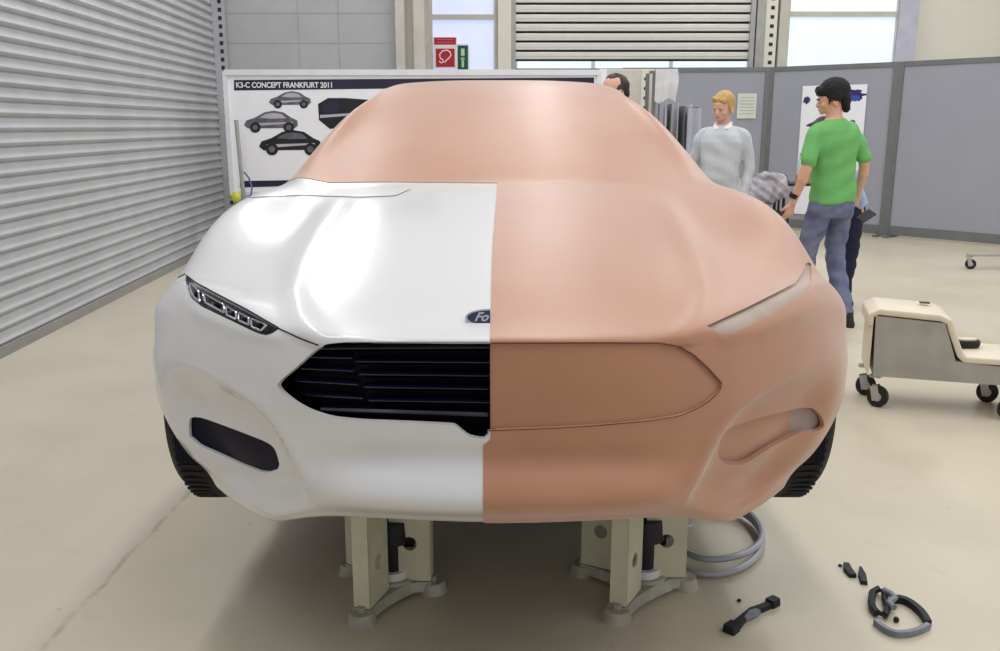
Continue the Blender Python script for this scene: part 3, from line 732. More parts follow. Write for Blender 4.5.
def blob(e, cx, cz, rx, rz_, m, name, seed, y=-.0045, n=30):
    rnd = random.Random(seed); pts = []
    for k in range(n):
        a = 2*PI*k/n; r = 1+.22*rnd.uniform(-1, 1); pts.append((cx+rx*r*math.cos(a), y, cz+rz_*r*math.sin(a)))
    return MB().prism(pts, (0, .002, 0)).build(name, m, e)
blob(e, -w1*.42, h1*.39, w1*.055, .05, M_INK1, 'sketch', 1); blob(e, w1*.30, h1*.42, w1*.17, .075, M_INK1, 'sketch', 2); blob(e, w1*.33, h1*.40, w1*.08, .04, M_INK3, 'sketch', 3, y=-.0065)
blob(e, -w1*.30, h1*.20, w1*.09, .03, M_INK2, 'sketch', 4); blob(e, w1*.32, h1*.22, w1*.04, .03, M_INK2, 'sketch', 5); blob(e, w1*.10, h1*.05, w1*.2, .06, M_INK2, 'sketch', 6)
# ================================================================== presentation board
BY = 10.3
a = at(231, 130, BY).x; b = at(597, 80, BY).x; zt_ = at(400, 74, BY).z; zb_ = at(300, 193, BY).z
bd = empty('presentation_board', ((a+b)/2, BY, 0)); bi = Matrix.Translation((-(a+b)/2, -BY, 0)); tag(bd, 'long white presentation board with car sketches and a dark title strip behind the car model', 'presentation board')
MB().box(((a+b)/2, BY, (zt_+zb_)/2), (b-a, .05, zt_-zb_), bev=.004).build('panel', M_WHITEP, bd, inv=bi)
M_NAVY = mat('title_navy', (34, 34, 62), .5, var=.15, scale=2); M_ALU = mat('board_aluminium', (232, 233, 238), .4, metal=.0, var=.03)
mb = MB(); mb.box(((a+b)/2, BY-.03, zt_+.015), (b-a+.04, .05, .06)); mb.box((a-.02, BY-.02, (zt_+zb_)/2), (.05, .06, zt_-zb_+.05)); mb.box((b+.02, BY-.02, (zt_+zb_)/2), (.05, .06, zt_-zb_+.05)); mb.box(((a+b)/2, BY-.02, zb_), (b-a, .05, .04))
mb.build('frame', M_ALU, bd, inv=bi)
def bq(px, py): return at(px, py, BY-.026)
def bpoly(name, pts, m, y=BY-.0275, par=None):
    P3 = [bq(*q) for q in pts]; return MB().prism([(p.x, y, p.z) for p in P3], (0, .0012, 0)).build(name, m, par or bd, inv=bi)
ts = bpoly('title_strip', [(234, 80), (594, 77.5), (594, 86), (234, 90.5)], M_NAVY)
p = bq(290, 85.3)
text_mesh('K3-C CONCEPT FRANKFURT 2011', .082, M_SW, 'title_lettering', ts, bi @ Matrix.Translation((p.x-.06, BY-.030, p.z)) @ Matrix.Rotation(PI/2, 4, 'X') @ Matrix.Diagonal((.86, 1, 1, 1)), depth=.001, bold=.0018)
bpoly('footer_strip', [(240, 181), (330, 179.5), (330, 185), (240, 187.5)], M_NAVY)
M_SK = mat('sketch_black', (28, 26, 34), .6, var=.2, scale=20); M_SKG = mat('sketch_grey', (112, 110, 120), .6, var=.2, scale=14); M_SKL = mat('sketch_light', (188, 186, 198), .6)
def sketch(x, y, s, flip, dark, name='car_sketch'):
    def q(pts): return [(x+(-1 if flip else 1)*px*s, y+py*s) for px, py in pts]
    k = bpoly(name, q([(-1, .12), (-.92, -.05), (-.6, -.16), (-.25, -.36), (.1, -.42), (.45, -.36), (.75, -.16), (.97, -.06), (1, .12), (.9, .22), (-.85, .24)]), M_SK if dark else M_SKG)
    bpoly('window_band', q([(-.42, -.16), (-.18, -.30), (.1, -.34), (.4, -.29), (.56, -.14), (0, -.12)]), M_SKL if not dark else M_SKG, BY-.029, k)
    bpoly('side_highlight', q([(-.78, .05), (.8, -.0), (.8, .05), (-.5, .14)]), M_SKL, BY-.029, k)
    for cx in (-.58, .66):
        c = q([(cx, .2)])[0]; r = .2*s; bpoly('wheel_sketch', [(c[0]+r*math.cos(t), c[1]+r*math.sin(t)) for t in [2*PI*i/20 for i in range(20)]], M_SK, BY-.030, k)
        r *= .5; bpoly('wheel_hub', [(c[0]+r*math.cos(t), c[1]+r*math.sin(t)) for t in [2*PI*i/16 for i in range(16)]], M_SKG, BY-.0315, k)
sketch(290, 100, 21, False, False); sketch(271, 122, 27, False, False); sketch(290, 143, 31, False, True)
k = bpoly('interior_sketch', [(318, 104), (328, 98), (345, 98), (372, 100), (372, 118), (350, 126), (330, 129), (319, 120)], M_SK)
bpoly('seat_shade', [(323, 103), (337, 100), (340, 110), (330, 115), (322, 112)], mat('sketch_violet', (40, 30, 66), .6), BY-.029, k); bpoly('dash_line', [(320, 115), (370, 112), (370, 114), (320, 118)], M_SKL, BY-.029, k)
for xx in (a+.15, (a+b)/2, b-.15):
    MB().cyl((xx, BY+.01, 0), (xx, BY+.01, zb_+.02), .02).box((xx, BY, .015), (.06, .5, .03)).build('leg', M_ALU, bd, inv=bi)
# pole, cable and yellow tag left of the board
pb = at(240, 100, 10.0); pt = at(236, 88, 10.0)
mb = MB().cyl((pb.x, 10.0, 0), (pt.x-.02, 10.0, at(236, 120, 10).z), .022)
o = mb.build('leaning_pole', M_GALV); o.location = (0, 0, 0); tag(o, 'thin grey pole leaning beside the left end of the board', 'pole')
yb_ = at(236, 197, 9.9)
e = empty('floor_lamp_box', (yb_.x, 9.9, 0)); tag(e, 'small yellow-green box on a post beside the shutter', 'box')
MB().sph((0, 0, yb_.z), (.055, .05, .06), 14).build('yellow_cap', mat('yellow_green', (206, 214, 60), .5), e, smooth=True); MB().cyl((0, 0, 0), (0, 0, yb_.z-.04), .02).cyl((0, 0, 0), (0, 0, .02), .10).build('post', M_PF, e)
cpts = [at(244, 172, 9.95), at(249, 178, 9.95), at(252, 188, 9.95), at(251, 195, 9.95), at(246, 199, 9.95), at(242, 204, 9.95)]; cpts.append(Vector((cpts[-1].x, 9.95, .01)))
o = MB().tube(cpts, .010, 6).build('blue_cable', mat('cable_blue', (96, 110, 170), .5)); tag(o, 'thin blue cable hanging at the lower left corner of the board', 'cable')
# ================================================================== clutter behind the car, right
SY = 11.6
a = at(599, 80, SY).x; b = at(655, 80, SY).x; z1 = at(620, 69, SY).z
e = empty('perforated_cabinet', ((a+b)/2, SY, 0)); tag(e, 'cream cabinet with a column of dark holes behind the dark-haired head', 'cabinet'); iv = Matrix.Translation((-(a+b)/2, -SY, 0))
MB().box(((a+b)/2, SY+.2, z1/2), (b-a, .4, z1), bev=.01).build('body', mat('cabinet_cream', (214, 210, 196), .6, var=.04), e, inv=iv)
MB().box((a+.05, SY-.01, z1/2), (.09, .03, z1)).build('edge_strip', M_WHITEP, e, inv=iv)
mb = MB(); hx = at(645, 90, SY).x; mb.box((hx, SY-.008, z1/2), (.10, .02, z1-.02)); st = mb.build('punched_strip', M_WALLC, e, inv=iv)
for k in range(14): MB().cyl((hx, SY-.024, z1-.12-k*.115), (hx, SY-.014, z1-.12-k*.115), .020, n=12).build('hole', M_HOLE_AND_SHADE, st, inv=iv)
# white cloth hanging over a rail
RY = 10.75
a = at(655, 80, RY).x; b = at(677, 80, RY).x; zt2 = at(660, 69, RY).z; zl2 = at(660, 101, RY).z
mb = MB(); n1, n2 = 22, 14; V = []
for i in range(n1+1):
    row = []
    for j in range(n2+1):
        t = i/n1; s = j/n2; row.append(mb.b.verts.new((a+(b-a)*t*(1+.05*math.sin(s*5)), RY-.03+.022*math.sin(t*17+s*1.5)*s, zt2-(zt2-zl2)*s*(1+.08*math.sin(t*7)))))
    V.append(row)
for i in range(n1):
    for j in range(n2): mb.b.faces.new((V[i][j], V[i+1][j], V[i+1][j+1], V[i][j+1]))
ex = bmesh.ops.solidify(mb.b, geom=list(mb.b.faces), thickness=.008)
o = mb.build('hanging_cloth', mat('white_cloth', (250, 248, 250), .9), smooth=True); tag(o, 'white cloth hung over the rack beside the cream cabinet', 'cloth')
# storage rack with upright sheets
a = at(654, 110, RY).x; b = at(700, 110, RY).x; zt3 = zt2-.02
e = empty('sheet_rack', ((a+b)/2, RY, 0)); tag(e, 'grey metal rack of upright clear sheets under the hanging cloth', 'rack'); iv = Matrix.Translation((-(a+b)/2, -RY, 0))
mb = MB(); mb.box((a, RY+.05, zt3/2), (.04, .04, zt3)); mb.box((a, RY+.55, zt3/2), (.04, .04, zt3)); mb.box((b, RY+.05, .6), (.04, .04, 1.2)); mb.box((b, RY+.55, .6), (.04, .04, 1.2)); mb.box(((a+b)/2, RY+.05, .12), (b-a, .04, .04)); mb.box(((a+b)/2, RY+.55, .12), (b-a, .04, .04)); mb.box(((a+b)/2, RY+.3, .15), (b-a, .5, .02)); mb.box(((a+b)/2-.2, RY+.3, zt3), (b-a-.36, .04, .03))
mb.build('frame', M_PF, e, inv=iv)
M_SHEET = mat('clear_sheet', (196, 198, 214), .15, var=.0, alpha=.45); M_SHE = mat('sheet_edge', (216, 216, 232), .3)
for k, (px, top, dk) in enumerate(((661, 103, .1), (667, 101, .14), (672, 104, .08), (678, 103, .2), (684, 106, .12), (690, 104, .05), (696, 107, .16))):
    xx = at(px, 110, RY+dk).x; zz = at(px, top, RY+dk).z
    s = MB().box((xx, RY+dk+.16, zz/2+.08), (.012, .34, zz-.16), rz=.05*(k-3)).build('acrylic_sheet', M_SHE if k % 2 else M_PF); tag(s, 'thin upright sheet standing in the grey rack', 'sheet', 'upright sheets in the grey rack')
p0 = at(689, 108, RY-.1); p1 = at(698, 166, RY-.1)
s = MB().box(((p0.x+p1.x)/2, RY-.10, p0.z/2), (.16, .010, p0.z)).build('clear_panel', M_SHEET); s.location.z = .0; tag(s, 'clear rectangular panel standing nearest in front of the rack', 'panel')
# ---- table with bottle, box, cap; coat over a chair
TY = 11.0
zt4 = at(790, 183.5, TY).z; a = at(778, 183, TY).x; b = a+.95
e = empty('black_table', ((a+b)/2, TY+.2, 0)); iv = Matrix.Translation((-(a+b)/2, -TY-.2, 0)); tag(e, 'small black-topped table with thin legs against the partition', 'table')
M_BT = mat('table_black', (34, 24, 32), .4)
MB().box(((a+b)/2, TY+.2, zt4-.015), (b-a, .45, .03), bev=.004).build('table_top', M_BT, e, inv=iv)
for xx in (a+.09, b-.06):
    for yy in (TY+.02, TY+.38): MB().cyl((xx, yy, 0), (xx, yy, zt4-.02), .018).build('leg', M_BT, e, inv=iv)
xb = at(801, 160, TY+.24).x; e = empty('water_bottle', (xb, TY+.24, zt4)); tag(e, 'clear plastic bottle standing on the black table', 'bottle')
MB().loft([(0,0,0,.042,.042),(0,0,.02,.048,.048),(0,0,.2,.048,.048),(0,0,.25,.044,.044),(0,0,.30,.02,.02),(0,0,.33,.016,.016)]).build('bottle_body', mat('bottle_clear', (206, 220, 226), .1, alpha=.55, var=0), e, smooth=True)
MB().cyl((0,0,.33), (0,0,.355), .019).build('cap', mat('cap_blue', (150, 176, 200), .4), e)
xb = at(803.5, 180, TY+.05).x; o = MB().box((0, 0, .05), (.12, .12, .10), bev=.006, rz=.3).build('orange_carton', mat('carton_orange', (214, 140, 66), .6, var=.1)); o.location = (xb, TY+.07, zt4); tag(o, 'small orange carton on the black table beside the bottle', 'carton')
xb = at(783, 176, TY+.1).x; o = MB().loft([(0,0,0,.08,.07),(0,0,.02,.08,.07),(0,-.0,.06,.065,.06),(.01,0,.10,.035,.03)], 20).build('folded_cap', mat('cap_dark', (60, 50, 54), .9), smooth=True); o.location = (xb, TY+.12, zt4); tag(o, 'dark folded cap on the left edge of the black table', 'cap')
CYY = TY-.42; cx0 = at(768, 190, CYY).x
e = empty('chair', (cx0, CYY, 0)); tag(e, 'dark-framed chair beside the black table with a grey jacket over it', 'chair')
M_CF = mat('chair_black', (20, 20, 24), .5)
for sx, sy in ((-1, -1), (1, -1), (-1, 1), (1, 1)): MB().cyl((sx*.2, sy*.2, 0), (sx*.19, sy*.19, .44 if sy < 0 else .86), .013).build('leg', M_CF, e)
MB().box((0, 0, .45), (.43, .42, .035), bev=.01).build('seat', M_CF, e); MB().box((0, .2, .72), (.38, .02, .26), bev=.006).build('backrest', M_CF, e)
mb = MB(); rnd = random.Random(3)
for (x, y, z, r1, r2, r3) in ((-.10, .12, .78, .16, .12, .10), (.08, .14, .84, .15, .12, .08), (-.20, .08, .66, .10, .12, .16), (.17, .1, .74, .10, .10, .14), (-.02, .02, .68, .16, .09, .14), (-.24, .04, .55, .07, .09, .14), (.0, .1, .88, .12, .1, .05)): mb.sph((x, y, z), (r1, r2, r3), 16)
jk = remesh(mb, 'grey_jacket', mat('jacket_grey', (186, 180, 188), .9, var=.2, scale=14), None, .016, 4, lambda c, n: c+n*.018*math.sin(c.x*45+c.z*20)*math.sin(c.z*38)); jk.location = (cx0, CYY-.02, 0); tag(jk, 'crumpled grey jacket slung over the chair by the table', 'jacket')
# ================================================================== stands under the model
M_STAND = mat('stand_cream', (222, 218, 190), .5, var=.05, scale=9); M_IRON = mat('cast_iron_grey', (188, 183, 166), .55, metal=.1, var=.15, scale=18)
M_JACK = mat('jack_black', (24, 22, 36), .5, var=.1)
def web(L0, L1, z0, z1, holes, r, th=.006):
    """flat plate in local XZ (x = radial) with round through-holes"""
    mb = MB(); b = mb.b; n = 24; cx = (L0+L1)/2; zs = [z0]+[(a+c)/2 for a, c in zip(holes, holes[1:])]+[z1]
    for y in (-th/2, th/2):
        for k, hz in enumerate(holes):
            za, zb_ = zs[k], zs[k+1]; ring = []; outer = []
            for i in range(n):
                a = 2*PI*i/n; c, s = math.cos(a), math.sin(a); ring.append(b.verts.new((cx+r*c, y, hz+r*s)))
                tx = ((L1-cx)/abs(c)) if abs(c) > 1e-6 else 9; tz = (((zb_-hz) if s > 0 else (hz-za))/abs(s)) if abs(s) > 1e-6 else 9
                t = min(tx, tz); outer.append(b.verts.new((cx+t*c, y, hz+t*s)))
            for i in range(n):
                j = (i+1) % n; f = b.faces.new((ring[i], ring[j], outer[j], outer[i]))
            for (sx, sz) in ((1, 1), (1, -1), (-1, 1), (-1, -1)):   # corners
                X_ = L1 if sx > 0 else L0; Z_ = zb_ if sz > 0 else za
                cand = sorted(range(n), key=lambda i: (outer[i].co.x-X_)**2+(outer[i].co.z-Z_)**2)[:2]
                v = b.verts.new((X_, y, Z_)); i, j = sorted(cand)
                if (outer[i].co-v.co).length > 1e-6: b.faces.new((outer[i], v, outer[j]))
            mb_r = ring
            if y < 0: first = globals().setdefault('_rings', []); first.append(ring)
            else:
                o = globals()['_rings'][k]
                for i in range(n):
                    j = (i+1) % n; b.faces.new((o[i], o[j], ring[j], ring[i]))
    globals()['_rings'] = []
    return mb
def stand(cpx, feet, label, ztop=.468):
    c = fl(*cpx); e = empty('support_stand', (c.x, c.y, 0)); tag(e, label, 'stand', 'jack stands under the car model')
    F3 = [fl(*f) for f in feet]
    arms = []
    for p in F3:
        d = Vector((p.x-c.x, p.y-c.y, 0)); arms.append((math.atan2(d.y, d.x), d.length))
    # curved tripod base
    mb = MB(); mb.cyl((0, 0, .022), (0, 0, .05), .085, .07, n=28)
    for a, L in arms:
        u_ = Vector((math.cos(a), math.sin(a), 0)); n_ = Vector((-u_.y, u_.x, 0)); A = []; 
        for k in range(13):
            t = k/12; w2 = .075*(1-t)**1.5+.024+.012*t**3; p = u_*(L*t)
            A.append([mb.b.verts.new(p+n_*w2+Vector((0, 0, .012))), mb.b.verts.new(p-n_*w2+Vector((0, 0, .012))), mb.b.verts.new(p-n_*w2*.8+Vector((0, 0, .042))), mb.b.verts.new(p+n_*w2*.8+Vector((0, 0, .042)))])
        for P0, P1 in zip(A, A[1:]):
            for k in range(4): mb.b.faces.new((P0[k], P0[(k+1) % 4], P1[(k+1) % 4], P1[k]))
        mb.b.faces.new(A[-1])
    base = mb.build('tripod_base', M_IRON, e, smooth=True)
    for a, L in arms:
        u_ = Vector((math.cos(a), math.sin(a), 0))
        MB().cyl(u_*L, u_*L+Vector((0, 0, .035)), .046, .036, n=24).cyl(u_*L+Vector((0, 0, .033)), u_*L+Vector((0, 0, .052)), .013, n=6).build('foot', M_IRON, e, smooth=True)
        r1 = L-.005; r0 = r1-.125
        sg = -1 if math.cos(a) > 0 else 1; mb = web(r0, r1, .045, ztop, [.17, .33], .023).xf(Matrix.Translation((0, sg*.024, 0)))
        for xx in (r0, r1): mb.box((xx, .0, (.045+ztop)/2), (.006, .052, ztop-.045))
        mb.xf(Matrix.Rotation(a, 4, 'Z')); mb.build('column', M_STAND, e)
    mb = MB().cyl((0, 0, .05), (0, 0, .075), .055, n=28); mb.build('jack_base', M_SW, e, smooth=True)
    MB().cyl((0, 0, .075), (0, 0, .17), .038, n=24).cyl((0, 0, .17), (0, 0, .24), .060, .055, n=24).cyl((0, 0, .24), (0, 0, ztop), .024, n=20).box((0, .05, .30), (.14, .09, .32)).build('jack', M_JACK, e, smooth=True)
    MB().box((0, 0, ztop-.006), (.40, .34, .012)).build('top_plate', M_JACK, e)
    return e, arms
sL, aL = stand((393, 588), [(362, 622), (433, 590), (352, 572)], 'cream steel jack stand under the white half of the car')
sR, aR = stand((643, 586), [(617, 619), (684, 586), (583, 572)], 'cream steel jack stand under the clay half of the car')
for k, sx in enumerate((-.55, .55)):     # rear pair, hidden behind the front ones but carrying the model
    e = empty('support_stand', (sx, 5.4, 0)); tag(e, 'cream stand far back under the rear of the car', 'stand', 'rear stands under the car model')
    MB().cyl((0, 0, 0), (0, 0, .04), .2, .16).build('base', M_IRON, e); MB().cyl((0, 0, .04), (0, 0, .468), .05).build('column', M_STAND, e)
# drooping dark cables under the nose
cb = []
for k in range(15):
    t = k/14; cb.append((-.20+.42*t, 2.42+.1*math.sin(3*t), .462-.055*math.sin(PI*t)))
o = MB().tube(cb, .008, 8).build('air_line', mat('cable_navy', (30, 28, 58), .35), smooth=True); tag(o, 'dark blue cable looping under the middle of the bumper', 'cable', 'dark cables under the bumper')
cb = [(x*.86, y+.05, z-.030+.01*math.sin(x*20)) for x, y, z in cb]
o = MB().tube(cb, .006, 8).build('air_line', mat('cable_navy2', (44, 42, 74), .35), smooth=True); tag(o, 'dark blue cable looping under the middle of the bumper', 'cable', 'dark cables under the bumper')
# black hand tool with forked ends hanging in the right stand
p = at(640, 535, 2.62)
# ---- coiled grey hose
M_HOSE = mat('hose_grey', (176, 176, 184), .35, var=.05)
def loop(cx_, cy_, rx_, ry_, a0, a1, z0, z1, n=50, wob=.0):
    out = []
    for k in range(n+1):
        t = k/n; a = a0+(a1-a0)*t; p_ = fl(cx_+rx_*math.cos(a)+wob*math.sin(3*a), cy_+ry_*math.sin(a)); out.append(Vector((p_.x, p_.y, z0+(z1-z0)*t)))
    return out
h = [fl(672, 552)+Vector((0, 0, .012)), fl(684, 549)+Vector((0, 0, .012))]
h += loop(712, 545, 50, 33, 2.55, 2.55-2*PI, .011, .030) + loop(716, 541, 45, 28, 2.5, 2.5-1.9*PI, .032, .050, wob=2)
h += [fl(690, 538)+Vector((0, 0, .045)), fl(676, 541)+Vector((0, 0, .03)), fl(660, 545)+Vector((0, 0, .012))]
o = MB().tube(h, .0115, 8).build('hose', M_HOSE, smooth=True); tag(o, 'coiled pale grey hose lying beside the right stand', 'hose')
# ---- things dropped on the floor
M_STR = mat('strap_black', (18, 16, 28), .6, var=.1); M_STG = mat('strap_grey', (138, 140, 152), .5, var=.15, scale=40)
def smo(P):
    for _ in range(2):
        Q_ = [P[0]]
        for a, b in zip(P, P[1:]): Q_ += [(a[0]*.75+b[0]*.25, a[1]*.75+b[1]*.25), (a[0]*.25+b[0]*.75, a[1]*.25+b[1]*.75)]
        P = Q_+[P[-1]]
    return P
def strip(pts, w2, th, z, name, m, par=None, bow=0):
    P3 = [fl(*q) for q in pts]; mb = MB(); A = []
    for i, p_ in enumerate(P3):
        d = (P3[min(i+1, len(P3)-1)]-P3[max(i-1, 0)]).normalized(); n_ = Vector((-d.y, d.x, 0)); w = w2[i] if hasattr(w2, '__len__') else w2
        zz = z + bow*math.sin(PI*i/(len(P3)-1))
        A.append([mb.b.verts.new(Vector((p_.x, p_.y, zz))+n_*w), mb.b.verts.new(Vector((p_.x, p_.y, zz))-n_*w), mb.b.verts.new(Vector((p_.x, p_.y, zz+th))-n_*w*.85), mb.b.verts.new(Vector((p_.x, p_.y, zz+th))+n_*w*.85)])
    for P0, P1 in zip(A, A[1:]):
        for k in range(4): mb.b.faces.new((P0[k], P0[(k+1) % 4], P1[(k+1) % 4], P1[k]))
    mb.b.faces.new(A[0]); mb.b.faces.new(list(reversed(A[-1])))
    o = mb.build(name, m, par); return o
e = empty('clamp_tool', (0, 0, 0)); tag(e, 'slim black and grey hand tool lying on the floor nearest the stands', 'tool')
strip([(731, 632), (737, 627), (744, 620), (752, 614), (761, 611), (770, 607), (776, 604)], [.014, .014, .010, .012, .012, .011, .015], .016, .002, 'body', M_STR, e)
strip([(745, 623), (752, 617.5), (758, 615)], [.004, .013, .010], .012, .008, 'grey_jaw', M_STG, e)
strip([(728, 634), (735, 629)], [.019, .017], .026, .0, 'end_knob', M_STR, e); strip([(769, 607), (776, 603.5)], [.017, .016], .024, .0, 'end_knob', M_STR, e)
o = strip([(846, 566), (848, 572), (853, 578)], [.010, .015, .012], .014, .0, 'rubber_wedge', M_STR); tag(o, 'left one of two small black wedges on the floor', 'wedge')
o = strip([(860, 570), (862, 577), (864, 585)], [.004, .013, .011], .014, .0, 'rubber_wedge', M_STR); tag(o, 'right one of two small black wedges on the floor', 'wedge')
for q, s_ in (((840, 566.5), .007), ((739, 601.5), .007), ((762, 552), .005)):
    p_ = fl(*q); o = MB().sph((0, 0, 0), (s_, s_*.9, s_*.7), 8).build('dirt_crumb', M_STR); o.location = (p_.x, p_.y, s_*.6); tag(o, 'tiny dark crumb of dirt on the beige floor', 'crumb', 'loose crumbs on the floor')
e = empty('strap_loop', (0, 0, 0)); tag(e, 'open loop of black and grey strap with a buckle on the floor at bottom right', 'strap')
def band(pts, w, name, m, z=.0, r=.006):
    P3 = [fl(*q) for q in smo(pts)]; mb = MB(); A = []
    for i, p_ in enumerate(P3):
        d = (P3[min(i+1, len(P3)-1)]-P3[max(i-1, 0)]).normalized(); n_ = Vector((-d.y, d.x, 0))
        A.append([mb.b.verts.new(Vector((p_.x, p_.y, z))+n_*r), mb.b.verts.new(Vector((p_.x, p_.y, z))-n_*r), mb.b.verts.new(Vector((p_.x, p_.y, z+w))-n_*r), mb.b.verts.new(Vector((p_.x, p_.y, z+w))+n_*r)])
    for P0, P1 in zip(A, A[1:]):
        for k in range(4): mb.b.faces.new((P0[k], P0[(k+1) % 4], P1[(k+1) % 4], P1[k]))
    mb.b.faces.new(A[0]); mb.b.faces.new(list(reversed(A[-1])))
    return mb.build(name, m, e, smooth=True)
band([(891, 603), (898, 602), (907, 604.5), (916, 611), (923, 618), (928, 627)], .022, 'black_strap', M_STR, r=.009)
band([(928, 629), (919, 634), (905, 637.5), (893, 637), (883, 632), (875, 625)], .020, 'grey_strap', M_STG, r=.007)
P0 = fl(880, 611)
mb = MB(); mb.tube([fl(*q)+Vector((0, 0, .016)) for q in ((871, 606), (872, 597), (878, 593.5), (884, 596), (885, 605), (888, 612), (884, 620), (877, 618), (872, 612))], .011, 8, closed=True); mb.build('buckle', M_STR, e, smooth=True)
mb = MB(); mb.tube([fl(*q)+Vector((0, 0, .028)) for q in ((883, 598), (890, 602), (894, 606), (888, 611), (893, 616))], .010, 8); mb.build('grey_clip', M_STG, e, smooth=True)
MB().sph(fl(896, 622)+Vector((0, 0, .008)), .009, 10).build('screw_knob', M_STR, e)
# ================================================================== modeller's rolling seat
M_CREAM = mat('seat_cream', (226, 214, 192), .45, var=.03, scale=6); M_PANEL = mat('side_panel_grey', (170, 166, 158), .6, var=.08, scale=7)
M_CW = mat('caster_rubber', (26, 20, 28), .5); M_ZINC = mat('zinc', (190, 190, 190), .35, metal=.6)
CY = 4.53; O = at(872, 376, CY)
ct = empty('rolling_seat', (O.x, CY, 0)); ci = Matrix.Translation((-O.x, -CY, 0)); tag(ct, 'low stepped cream and grey rolling work seat on black casters', 'rolling seat')
def cq(px, py_): p_ = at(px, py_, CY); return (p_.x, p_.z)
zb0 = at(874, 376, CY).z; D = .37
xr = at(998, 381, CY).x + .46
outl = [cq(873, 376)[0:1]+(zb0,), cq(876, 316), cq(944, 319.5), cq(954, 356), (xr, cq(998, 363)[1]), (xr, zb0)]
MB().prism([(x, CY, z) for x, z in outl], (0, D, 0)).build('body', M_PANEL, ct, inv=ci)
# padded upper shell: follows the step
xa, za = cq(875, 315); xb_, zb1 = cq(945, 318); xc, zc_ = cq(957, 357)
top = []
def pad(path, t, name):
    mb = MB(); 
    prev = None; n = len(path)
    inner = path; outer_ = []
    for i, (x, z) in enumerate(path):
        a = path[max(0, i-1)]; b_ = path[min(n-1, i+1)]; dx_, dz_ = b_[0]-a[0], b_[1]-a[1]; L = math.hypot(dx_, dz_); outer_.append((x-dz_/L*t, z+dx_/L*t))
    poly = inner+outer_[::-1]
    mb.prism([(x, CY-.006, z) for x, z in poly], (0, D+.012, 0))
    bmesh.ops.recalc_face_normals(mb.b, faces=mb.b.faces)
    es = [e_ for e_ in mb.b.edges if len(e_.link_faces) == 2 and e_.calc_face_angle(0) > .5]
    bmesh.ops.bevel(mb.b, geom=es, offset=.010, segments=3, affect='EDGES', profile=.5)
    return mb.build(name, M_CREAM, ct, smooth=True, inv=ci)
mid = []
path = [(xa-.004, za-.06), (xa-.003, za-.01), (xa+.02, za), (xb_-.03, zb1), (xb_+.004, zb1-.012), (xb_+.016, zb1-.05), (xc-.012, zc_+.03), (xc+.02, zc_+.002), (xc+.06, zc_), (xr-.01, zc_)]
pad(path, .034, 'upper_shell')
MB().box((xa-.010, CY+D/2, (za+zb0)/2-.02), (.014, D*.96, za-zb0-.06), bev=.004).build('end_board', M_CREAM, ct, inv=ci)
MB().box((.27, .26, za+.034), (.055, .035, .006), bev=.002).build('hand_slot', M_JACK, ct)
# dark caster-cup on the lower deck
zd = zc_+.0365; p_ = Vector((O.x, CY, 0))+Matrix.Rotation(math.radians(-17), 3, 'Z') @ Vector((.47, .22, 0))
b2 = MB().loft([(0,0,0,.060,.035),(0,0,.012,.066,.040),(0,0,.034,.066,.040),(0,0,.040,.058,.034)], 28, 2.6).build('sanding_block', M_STR, smooth=True)
b2.location = (p_.x, p_.y, zd); tag(b2, 'small black block with a pale top lying on the lower deck of the rolling seat', 'block')
MB().loft([(0,0,.038,.050,.027),(0,0,.046,.048,.025)], 24, 2.6).build('pale_top', M_CREAM, b2, smooth=True)
def caster(x, y, r, par, iv, rz=0, top_=None):
    wc = empty('caster', (x, y, 0)); wc.parent = par; wc.matrix_parent_inverse = Matrix()
    wc.location = iv @ Vector((x, y, 0)); wc.rotation_euler = (0, 0, rz)
    top_ = top_ or r*2.25
    mb = MB().cyl((-.014, 0, r), (.014, 0, r), r, n=32); bm_ = mb.b
    mb.build('caster_wheel', M_CW, wc, smooth=True)
    MB().cyl((-.018, 0, r), (.018, 0, r), r*.42, n=20).box((-.021, .012, r*1.35), (.004, r*.75, r*1.4), rx=-.25).box((.021, .012, r*1.35), (.004, r*.75, r*1.4), rx=-.25).box((0, .02, top_-.01), (.05, .06, .012)).cyl((0, .02, top_-.01), (0, .02, top_), .016).build('caster_fork', M_ZINC, wc, smooth=True)
rw = .057
I4 = Matrix()
caster(.045, .045, rw, ct, I4, rz=1.15, top_=zb0); caster(-.0, .27, rw, ct, I4, rz=1.5, top_=zb0); caster(.66, .33, rw, ct, I4, rz=1.2, top_=zb0); caster(.70, .0, rw, ct, I4, rz=1.9, top_=zb0)
ct.rotation_euler = (0, 0, math.radians(-17)); ct.scale = (.93, .93, 1)
# ---- castered foot at the right edge
p_ = fl(970, 269); q_ = fl(998, 268)
rb = empty('castered_stand', (p_.x, p_.y, 0)); ri2 = Matrix.Translation((-p_.x, -p_.y, 0)); tag(rb, 'grey castered base of a stand entering from the right edge', 'stand base')
zt5 = .135; xe = p_.x+.62
MB().box(((p_.x+xe)/2, p_.y+.02, zt5+.012), (xe-p_.x+.06, .07, .028), bev=.006).box((xe, p_.y+.02, .75), (.05, .05, 1.2)).build('frame', mat('base_grey', (176, 174, 166), .5), rb, inv=ri2)
caster(p_.x, p_.y, .052, rb, ri2, rz=1.3, top_=zt5); caster(q_.x+.06, p_.y+.02, .055, rb, ri2, rz=1.5, top_=zt5)
